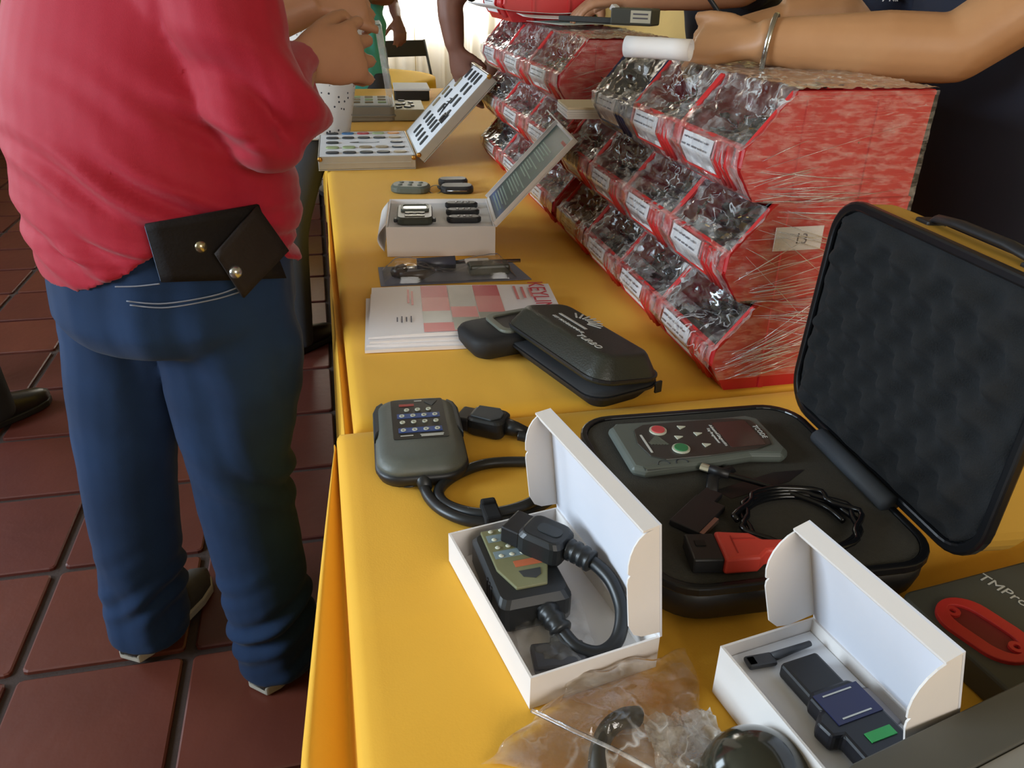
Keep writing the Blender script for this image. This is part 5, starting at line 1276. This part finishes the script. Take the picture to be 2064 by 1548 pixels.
# ---- man in the red shirt, seen from behind
fm = V(.5, .866, 0); rm = V(.866, -.5, 0)
M_rshirt = mat('red knit shirt', 'a5142c', .7, var=.04, scale=160, sheen=.12, bump=.12, bscale=900, spec=.3)
M_denim = mat('dark blue denim', '213b60', .85, var=.16, scale=5, col2='0c1628', sheen=.05, bump=.12, bscale=700, spec=.2)
M_shoeg = mat('dark grey canvas shoe', '403d3a', .7); M_soleg = mat('pale sole', 'aaa396', .7)
c0 = V(-.275, 1.470, 0)
JM = dict(pelvis=c0+V(0, 0, .84), chest=V(-.272, 1.485, 1.20), neck=V(-.245, 1.53, 1.47), sh_r=V(-.135, 1.325, 1.385), el_r=TY(540, 262, 1.30), wr_r=TY(603, 126, 1.56),
          sh_l=c0-rm*.19+V(.02, .04, 1.375), el_l=V(-.20, 1.84, 1.22), wr_l=TY(640, 6, 1.84),
          hip_l=c0-rm*.105+V(-.01, 0, .82), kn_l=V(-.435, 1.515, .47), an_l=V(-.468, 1.505, .085), toe_l=V(-.385, 1.65, .03),
          hip_r=c0+rm*.100+V(0, 0, .82), kn_r=V(-.205, 1.395, .47), an_r=V(-.180, 1.352, .085), toe_r=V(-.07, 1.48, .03))
def hem_m(th):
    dg = math.degrees(th) % 360
    return .115*math.exp(-((dg-236)/34)**2) - .02*math.exp(-((dg-300)/20)**2) - .015*math.exp(-((dg-160)/30)**2)
sd = folds(((.55, .1, 1), (1, 0, -.55), .125, .0140, .4, 1.14, .24), ((.55, .1, 1), (1, 0, -.55), .060, .0075, 2.1, 1.02, .14), ((.15, 0, 1), (1, .2, -.1), .040, .0060, 1.0, .95, .06), ((1, 0, .4), (.2, 0, 1), .10, .0025, .2, 1.3, .12))
pd_ = folds(((.5, .1, 1), (1, .4, -.4), .075, .0060, .8, .48, .10), ((-.5, .1, 1), (1, .4, .4), .060, .0065, 2.0, .14, .10), ((1, .3, .2), (0, 0, 1), .11, .0050, .3, .5, .6), ((.3, 0, 1), (1, 0, 0), .09, .0030, 1.3, .72, .06))
man, moff, mbody = person('person', 'person in a red long-sleeved shirt and blue jeans, back to the camera', JM, fm, 'tan', M_rshirt, M_denim, (M_shoeg, M_soleg), hw=(.222, .178), belly=1.03, sleeve='long', long_sides=('r',),
       hands=(dict(d=V(1, .1, .06), n=V(.1, -.75, .65), side=1, curl=(.85, .95, .6), k=1.05, thumb=(.8, .4, -.1)), dict(d=V(.90, .40, .12), n=V(-.40, -.91, .10), side=-1, curl=(.40, 1.05, .8), k=1.32, thumb=(.8, .45, -.35), spread=.34)),
       voxel=.005, hemz=.905, shirt_disp=sd, hem_fn=hem_m, pants_disp=pd_, pantr=(.112, .094, .085), legr=(.09, .07, .05), armr=(.050, .043, .032), sleever=(.074, .064, .045), cloth_voxel=.0065, shirt_smooth=4, pel=1.0)
# leather pouch on his belt: folded flap with two press studs, worn over the waistband
M_leath = mat('dark brown leather', '17110f', .75, spec=.2, scale=30, bump=.2, bscale=200)
def man_surface(u, v, y): return moff @ TY(u, v, y)
cpm = V(c0.x, c0.y, 0)
def on_seat(u, v, lift):
    # where the pixel ray meets the waist ellipse of the man, pushed out by lift
    d = ray(u, v); best = None
    for k in range(400):
        t = .9+k*.003; p = EYE+d*t; q = p-cpm; a = q.dot(fm)/(.178*1.10+lift); b = q.dot(rm)/(.222*1.0+lift)
        if a*a+b*b <= 1: return p
    return EYE+d*1.5
def pouch_part(name, quad, m, lift0, lift1, parent, th=.006, nu=8, nv=8):
    mb = MB(); rows = []
    def P(u, v, l):
        a = Vector(quad[0]).lerp(Vector(quad[1]), u); b = Vector(quad[3]).lerp(Vector(quad[2]), u); q = a.lerp(b, v); return moff @ on_seat(q.x, q.y, l)
    mb.sheet(lambda u, v: P(u, v, lift0+(lift1-lift0)*v), nu, nv)
    return mb.build(name, m, parent, smooth=True, solid=th)
belt_pouch = pouch_part('belt_pouch', [(292, 452), (520, 412), (575, 560), (325, 568)], M_leath, .022, .022, man)
M_leath2 = mat('brown leather flap', '241b16', .7, spec=.25, scale=30, bump=.2, bscale=200)
flap = pouch_part('pouch_flap', [(517, 416), (580, 505), (490, 600), (433, 512)], M_leath2, .030, .045, belt_pouch)
ps = moff @ on_seat(404, 496, .020); MB().ball(ps, .011, 12, 8).build('press_stud', mat('press stud', 'b5a98c', .25, metal=.9), belt_pouch, smooth=True)
ps = moff @ on_seat(474, 548, .046); MB().ball(ps, .011, 12, 8).build('press_stud', mat('press stud silver', 'c4c2bc', .25, metal=.9), flap, smooth=True)
st_ = [moff @ on_seat(293+(325-293)*k/10, 456+(566-456)*k/10, .019) for k in range(11)]; MB().tube(st_, .0014, 6).build('stitching', mat('blue grey thread', '6b7a92', .8), belt_pouch)
# denim seams: yoke, back pockets, waistband stitching
jeans = [c for c in man.children if c.name.startswith('trousers')][0]
M_thr = mat('seam thread', '7c7f8a', .8); M_thr2 = mat('tan seam thread', '8a744c', .8)
def seam(name, px, m, lift=.004, r=.0012):
    pts = [moff @ on_seat(q.x, q.y, lift) for q in smoothpath([V(a, b, 0) for a, b in px], 20)]
    MB().tube(pts, r, 5).build(name, m, jeans, smooth=True)
seam('waistband_seam', [(232, 578), (275, 577), (322, 572)], M_thr); seam('pocket_edge', [(255, 607), (330, 612), (430, 596), (490, 575)], M_thr); seam('pocket_edge', [(262, 615), (335, 620), (430, 604), (485, 588)], M_thr)
# ---- person in a white dotted blouse leaning over the far cases
def dots_mat():
    m = mat('white dotted blouse', 'd9d3cc', .8, var=.02, scale=10); nt = m.node_tree; N = nt.nodes; b = N['Principled BSDF']
    vo = N.new('ShaderNodeTexVoronoi'); vo.inputs['Scale'].default_value = 52; tc = N.new('ShaderNodeTexCoord'); nt.links.new(tc.outputs['Object'], vo.inputs['Vector'])
    rp = N.new('ShaderNodeMath'); rp.operation = 'LESS_THAN'; rp.inputs[1].default_value = .20; nt.links.new(vo.outputs['Distance'], rp.inputs[0])
    mx = N.new('ShaderNodeMix'); mx.data_type = 'RGBA'; src = b.inputs['Base Color'].links[0].from_socket
    nt.links.new(src, mx.inputs[6]); mx.inputs[7].default_value = (*lin('3c3a40'), 1); nt.links.new(rp.outputs[0], mx.inputs[0]); nt.links.new(mx.outputs[2], b.inputs['Base Color'])
    return m
M_dkjean = mat('charcoal jeans', '3a3d44', .8, scale=9); M_bshoe = mat('black shoe leather', '161413', .35); M_bsole = mat('black sole', '0e0d0d', .6)
soft = folds(((.4, .2, 1), (1, 0, -.4), .10, .005, .4, 1.1, .4), ((1, .3, .2), (0, 0, 1), .08, .004, 1.4, .95, .3))
def stance(x, y, f, z=.84, hipw=.09, spread=.0):
    f = Vector(f).normalized(); r = f.cross(V(0, 0, 1)); c = V(x, y, 0)
    return dict(hip_l=c-r*hipw+V(0, 0, z-.02), hip_r=c+r*hipw+V(0, 0, z-.02), kn_l=c-r*(hipw+.01+spread*.5)+f*.02+V(0, 0, .47), kn_r=c+r*(hipw+.01+spread*.5)+f*.02+V(0, 0, .47), an_l=c-r*(hipw+.02+spread)-f*.02+V(0, 0, .085), an_r=c+r*(hipw+.02+spread)-f*.02+V(0, 0, .085), toe_l=c-r*(hipw+.035+spread)+f*.13+V(0, 0, .03), toe_r=c+r*(hipw+.035+spread)+f*.13+V(0, 0, .03))
f2 = V(.6, .8, 0)
J = stance(-.23, 3.12, f2, .86); J.update(hip_l=V(-.15, 3.20, .85), hip_r=V(-.05, 3.12, .85), pelvis=V(-.07, 3.15, .96), chest=V(.02, 3.22, 1.22), neck=V(.05, 3.26, 1.46), sh_l=V(-.10, 3.36, 1.38), el_l=V(-.02, 3.50, 1.20), wr_l=V(.08, 3.56, 1.14), sh_r=V(.15, 3.12, 1.38), el_r=V(.13, 3.22, 1.24), wr_r=V(.14, 3.40, 1.16))
person('person', 'person in a white dotted blouse and charcoal jeans, half hidden behind the red shirt', J, f2, 'tan', dots_mat(), M_dkjean, (M_bshoe, M_bsole), hw=(.190, .140), hemz=.825, pantr=(.078, .066, .060), legr=(.065, .052, .045), pel=.66, shirt_disp=soft, voxel=.009, sleeve='short')
# ---- person in a teal shirt beyond the table
f3 = V(-.2, -1, 0); J = stance(.22, 4.84, f3); J.update(pelvis=V(.22, 4.84, .88), chest=V(.22, 4.83, 1.20), neck=V(.22, 4.82, 1.45), sh_l=V(.40, 4.80, 1.38), el_l=V(.41, 4.74, 1.24), wr_l=V(.31, 4.62, 1.24), sh_r=V(.03, 4.86, 1.38), el_r=V(-.01, 4.76, 1.12), wr_r=V(.09, 4.64, 1.16))
person('person', 'person in a loose teal shirt standing beyond the far end of the table', J, f3, 'deep', mat('teal cotton', '4fb3a5', .8, scale=12, var=.05), M_dkjean, (M_bshoe, M_bsole), hw=(.165, .11), hemz=.74, shirt_disp=soft, voxel=.010, sleeve='short')
# ---- person in blue beside the round table, forearm raised
f4 = V(.3, -1, 0); J = stance(.36, 6.62, f4); J.update(pelvis=V(.36, 6.62, .88), chest=V(.36, 6.60, 1.20), neck=V(.36, 6.58, 1.45), sh_l=V(.54, 6.58, 1.38), el_l=V(.60, 6.46, 1.14), wr_l=V(.60, 6.24, 1.06), sh_r=V(.18, 6.64, 1.38), el_r=V(.14, 6.50, 1.14), wr_r=V(.24, 6.30, 1.06))
person('person', 'person in a blue shirt behind the far round table, hand held out', J, f4, 'deep', mat('blue cotton', '3456a8', .8, scale=12, var=.05), M_dkjean, (M_bshoe, M_bsole), hw=(.165, .11), hemz=.80, shirt_disp=soft, voxel=.011, sleeve='short',
       hands=(dict(d=V(.1, -.6, -.8), n=V(.3, -.8, .6), side=1, k=1.3), None))
# ---- person in dark clothes reaching down past the far stack
f5 = V(-1, -.05, 0); J = stance(1.16, 3.06, f5, .86); J.update(pelvis=V(1.12, 3.06, .92), chest=V(.86, 3.06, 1.26), neck=V(.74, 3.07, 1.48), sh_l=V(.60, 2.93, 1.44), el_l=TY(905, 2, 2.95), wr_l=TY(917, 96, 2.93), sh_r=V(.80, 3.24, 1.40), el_r=V(.76, 3.34, 1.16), wr_r=V(.66, 3.30, 1.0))
person('person', 'person in dark clothes reaching down beside the farther bins', J, f5, 'deep', mat('black green cotton', '1f2a2a', .8, scale=12), M_dkjean, (M_bshoe, M_bsole), hw=(.165, .11), hemz=.9, shirt_disp=soft, voxel=.009, sleeve='short', armr=(.048, .043, .032), hands=(dict(d=V(.25, -.1, -.95), n=V(-.6, -.8, 0), side=-1, curl=(.3, .4, .4), k=1.05), None))
# ---- person in a dark shirt behind the farther bins, hand on the papers
f6 = V(-1, -.1, 0); J = stance(1.30, 2.34, f6, .86); J.update(pelvis=V(1.28, 2.34, .92), chest=V(1.20, 2.32, 1.22), neck=V(1.14, 2.32, 1.46), sh_l=V(1.15, 2.12, 1.38), el_l=V(1.06, 2.06, 1.335), wr_l=TY(1262, -4, 2.16), sh_r=V(1.17, 2.52, 1.38), el_r=V(1.08, 2.62, 1.33), wr_r=TY(1212, -6, 2.42))
person('person', 'person in a dark shirt behind the farther bins, fingers on the papers', J, f6, 'tan', mat('black navy cotton', '20232c', .85, scale=12), M_dkjean, (M_bshoe, M_bsole), hw=(.185, .12), hemz=.86, shirt_disp=soft, voxel=.006, sleeve='short',
       hands=(dict(d=V(-.9, .35, -.15), n=V(.0, -.1, 1), side=1, curl=(.3, .3, .3)), dict(d=V(-.75, -.2, -.55), n=V(-.3, -.2, .9), side=-1, curl=(.25, .3, .2), spread=.3)))
# ---- person at the right, forearms resting on the nearer bins
f7 = V(-1, .12, 0); J = stance(1.22, 1.25, f7, .88)
el = V(.945, 1.130, 1.272); wr = TY(1528, 84, 1.262)
J.update(pelvis=V(1.22, 1.25, .92), chest=V(1.18, 1.27, 1.24), neck=V(1.15, 1.28, 1.50), sh_l=V(1.15, 1.05, 1.44), el_l=el, wr_l=wr, sh_r=V(1.16, 1.47, 1.43), el_r=TY(1738, 34, 1.56), wr_r=TY(1575, 32, 1.60))
M_nv = mat('black navy work shirt', '171b2c', .85, scale=14)
p7, off7, b7 = person('person', 'person in a black navy shirt leaning bare forearms on the nearer bins', J, f7, 'warm', M_nv, mat('black trousers', '121216', .85), (M_bshoe, M_bsole), hw=(.215, .135), hemz=.86, shirt_disp=soft, voxel=.005, sleeve='short', armr=(.054, .050, .033), sleever=(.072, .06, .05), sleeve_frac=dict(l=.34, r=.86),
       hands=(dict(d=V(-.62, .78, -.10), n=V(-.45, -.42, .78), side=1, curl=(.40, .85, .7), k=1.15, thumb=(.85, .35, .2), spread=.16), dict(d=V(-.9, .2, -.25), n=V(.1, -.2, .95), side=-1, curl=(.6, .7, .5), k=1.05)))
# white embroidery on the sleeve
sp7 = Vector(J['sh_r']).lerp(Vector(J['el_r']), .62); tc7 = (EYE-sp7).normalized(); ec = sp7+tc7*.078
EM = Matrix.Translation(off7 @ ec) @ frame((0, 0, 0), RGT, UPV)
mb = MB()
for k in range(5): mb.tube([EM @ Vector((-.020+.008*k+.006*math.sin(q*.9+k), -.022+.011*q*.5, 0)) for q in range(9)], .0014, 5)
shirt7 = [c for c in p7.children if c.name.startswith('shirt')][0]; mb.build('sleeve_embroidery', M_paper, shirt7, smooth=True)
# bracelet and pen are worn and held, top-level things
d_ = (wr-el).normalized(); bc = wr - d_*.018
br = thing('bracelet', 'thin silver bangle on the wrist resting on the nearer bins', 'bracelet', bc); br.rotation_euler = (Vector((0, 0, 1)).rotation_difference((d_+V(0, .15, .12)).normalized())).to_euler()
mb = MB(); mb.tube([(.042*math.cos(a*math.pi/20), .040*math.sin(a*math.pi/20), 0) for a in range(41)], [(.0022, .0042)]*41, 8, up=(0, 0, 1)); mb.build('band', mat('silver', 'd2d0cc', .2, metal=1), br, smooth=True)
a, b = TY(1428, -6, 1.56), TY(1448, 24, 1.56)
pn = thing('pen', 'black pen held in the writing hand above the nearer bins', 'pen', b); dv = (a-b).normalized(); pn.rotation_euler = Vector((0, 0, 1)).rotation_difference(dv).to_euler()
MB().tube([(0, 0, -.05), (0, 0, -.04), (0, 0, .09)], [.001, .0045, .0048], 10).build('barrel', M_black, pn, smooth=True); MB().box((.006, 0, .065), (.002, .003, .04)).build('clip', M_steel, pn)
# ---- someone further left, only a shoe tip in view
f8 = V(.86, .5, 0); J = stance(-1.32, 2.66, f8, .86, spread=.03); J.update(pelvis=V(-1.38, 2.66, .90), chest=V(-1.38, 2.66, 1.22), neck=V(-1.38, 2.67, 1.46), sh_l=V(-1.48, 2.84, 1.38), el_l=V(-1.46, 2.90, 1.10), wr_l=V(-1.40, 3.0, .9), sh_r=V(-1.30, 2.50, 1.38), el_r=V(-1.32, 2.46, 1.10), wr_r=V(-1.30, 2.44, .86))
tp = T(108, 786, .03); d8 = V(tp.x+1.18, tp.y-2.55, 0).normalized(); ar = V(tp.x, tp.y, 0)-d8*.225; J['an_r'] = ar+V(0, 0, .085); J['toe_r'] = V(tp.x, tp.y, .03); J['kn_r'] = V(ar.x-.04, ar.y-.0, .47)
person('person', 'person at the left edge with a black leather shoe tip in view', J, f8, 'tan', M_nv, MATS['black trousers'], (M_bshoe, M_bsole), hw=(.165, .11), hemz=.86, voxel=.011)
# ------------------------------------------------------------------ dark folding chair before the curtain
ch_ = thing('folding_chair', 'dark folding chair standing before the white curtain', 'chair', (.80, 7.0, 0), R(20))
M_cf = mat('dark chair frame', '2b2a24', .5, metal=.3)
for s in (-1, 1):
    MB().tube([(s*.19, -.18, 0), (s*.19, .20, .86)], .012, 8).build('leg', M_cf, ch_, smooth=True)
    MB().tube([(s*.165, .22, 0), (s*.165, -.16, .46)], .011, 8).build('leg', M_cf, ch_, smooth=True)
MB().box((0, -.02, .455), (.36, .34, .025)).build('seat', M_cf, ch_, bevel=.006)
MB().box((0, .175, .80), (.37, .018, .13), Euler((R(-24), 0, 0)).to_matrix()).build('backrest', M_cf, ch_, bevel=.006)
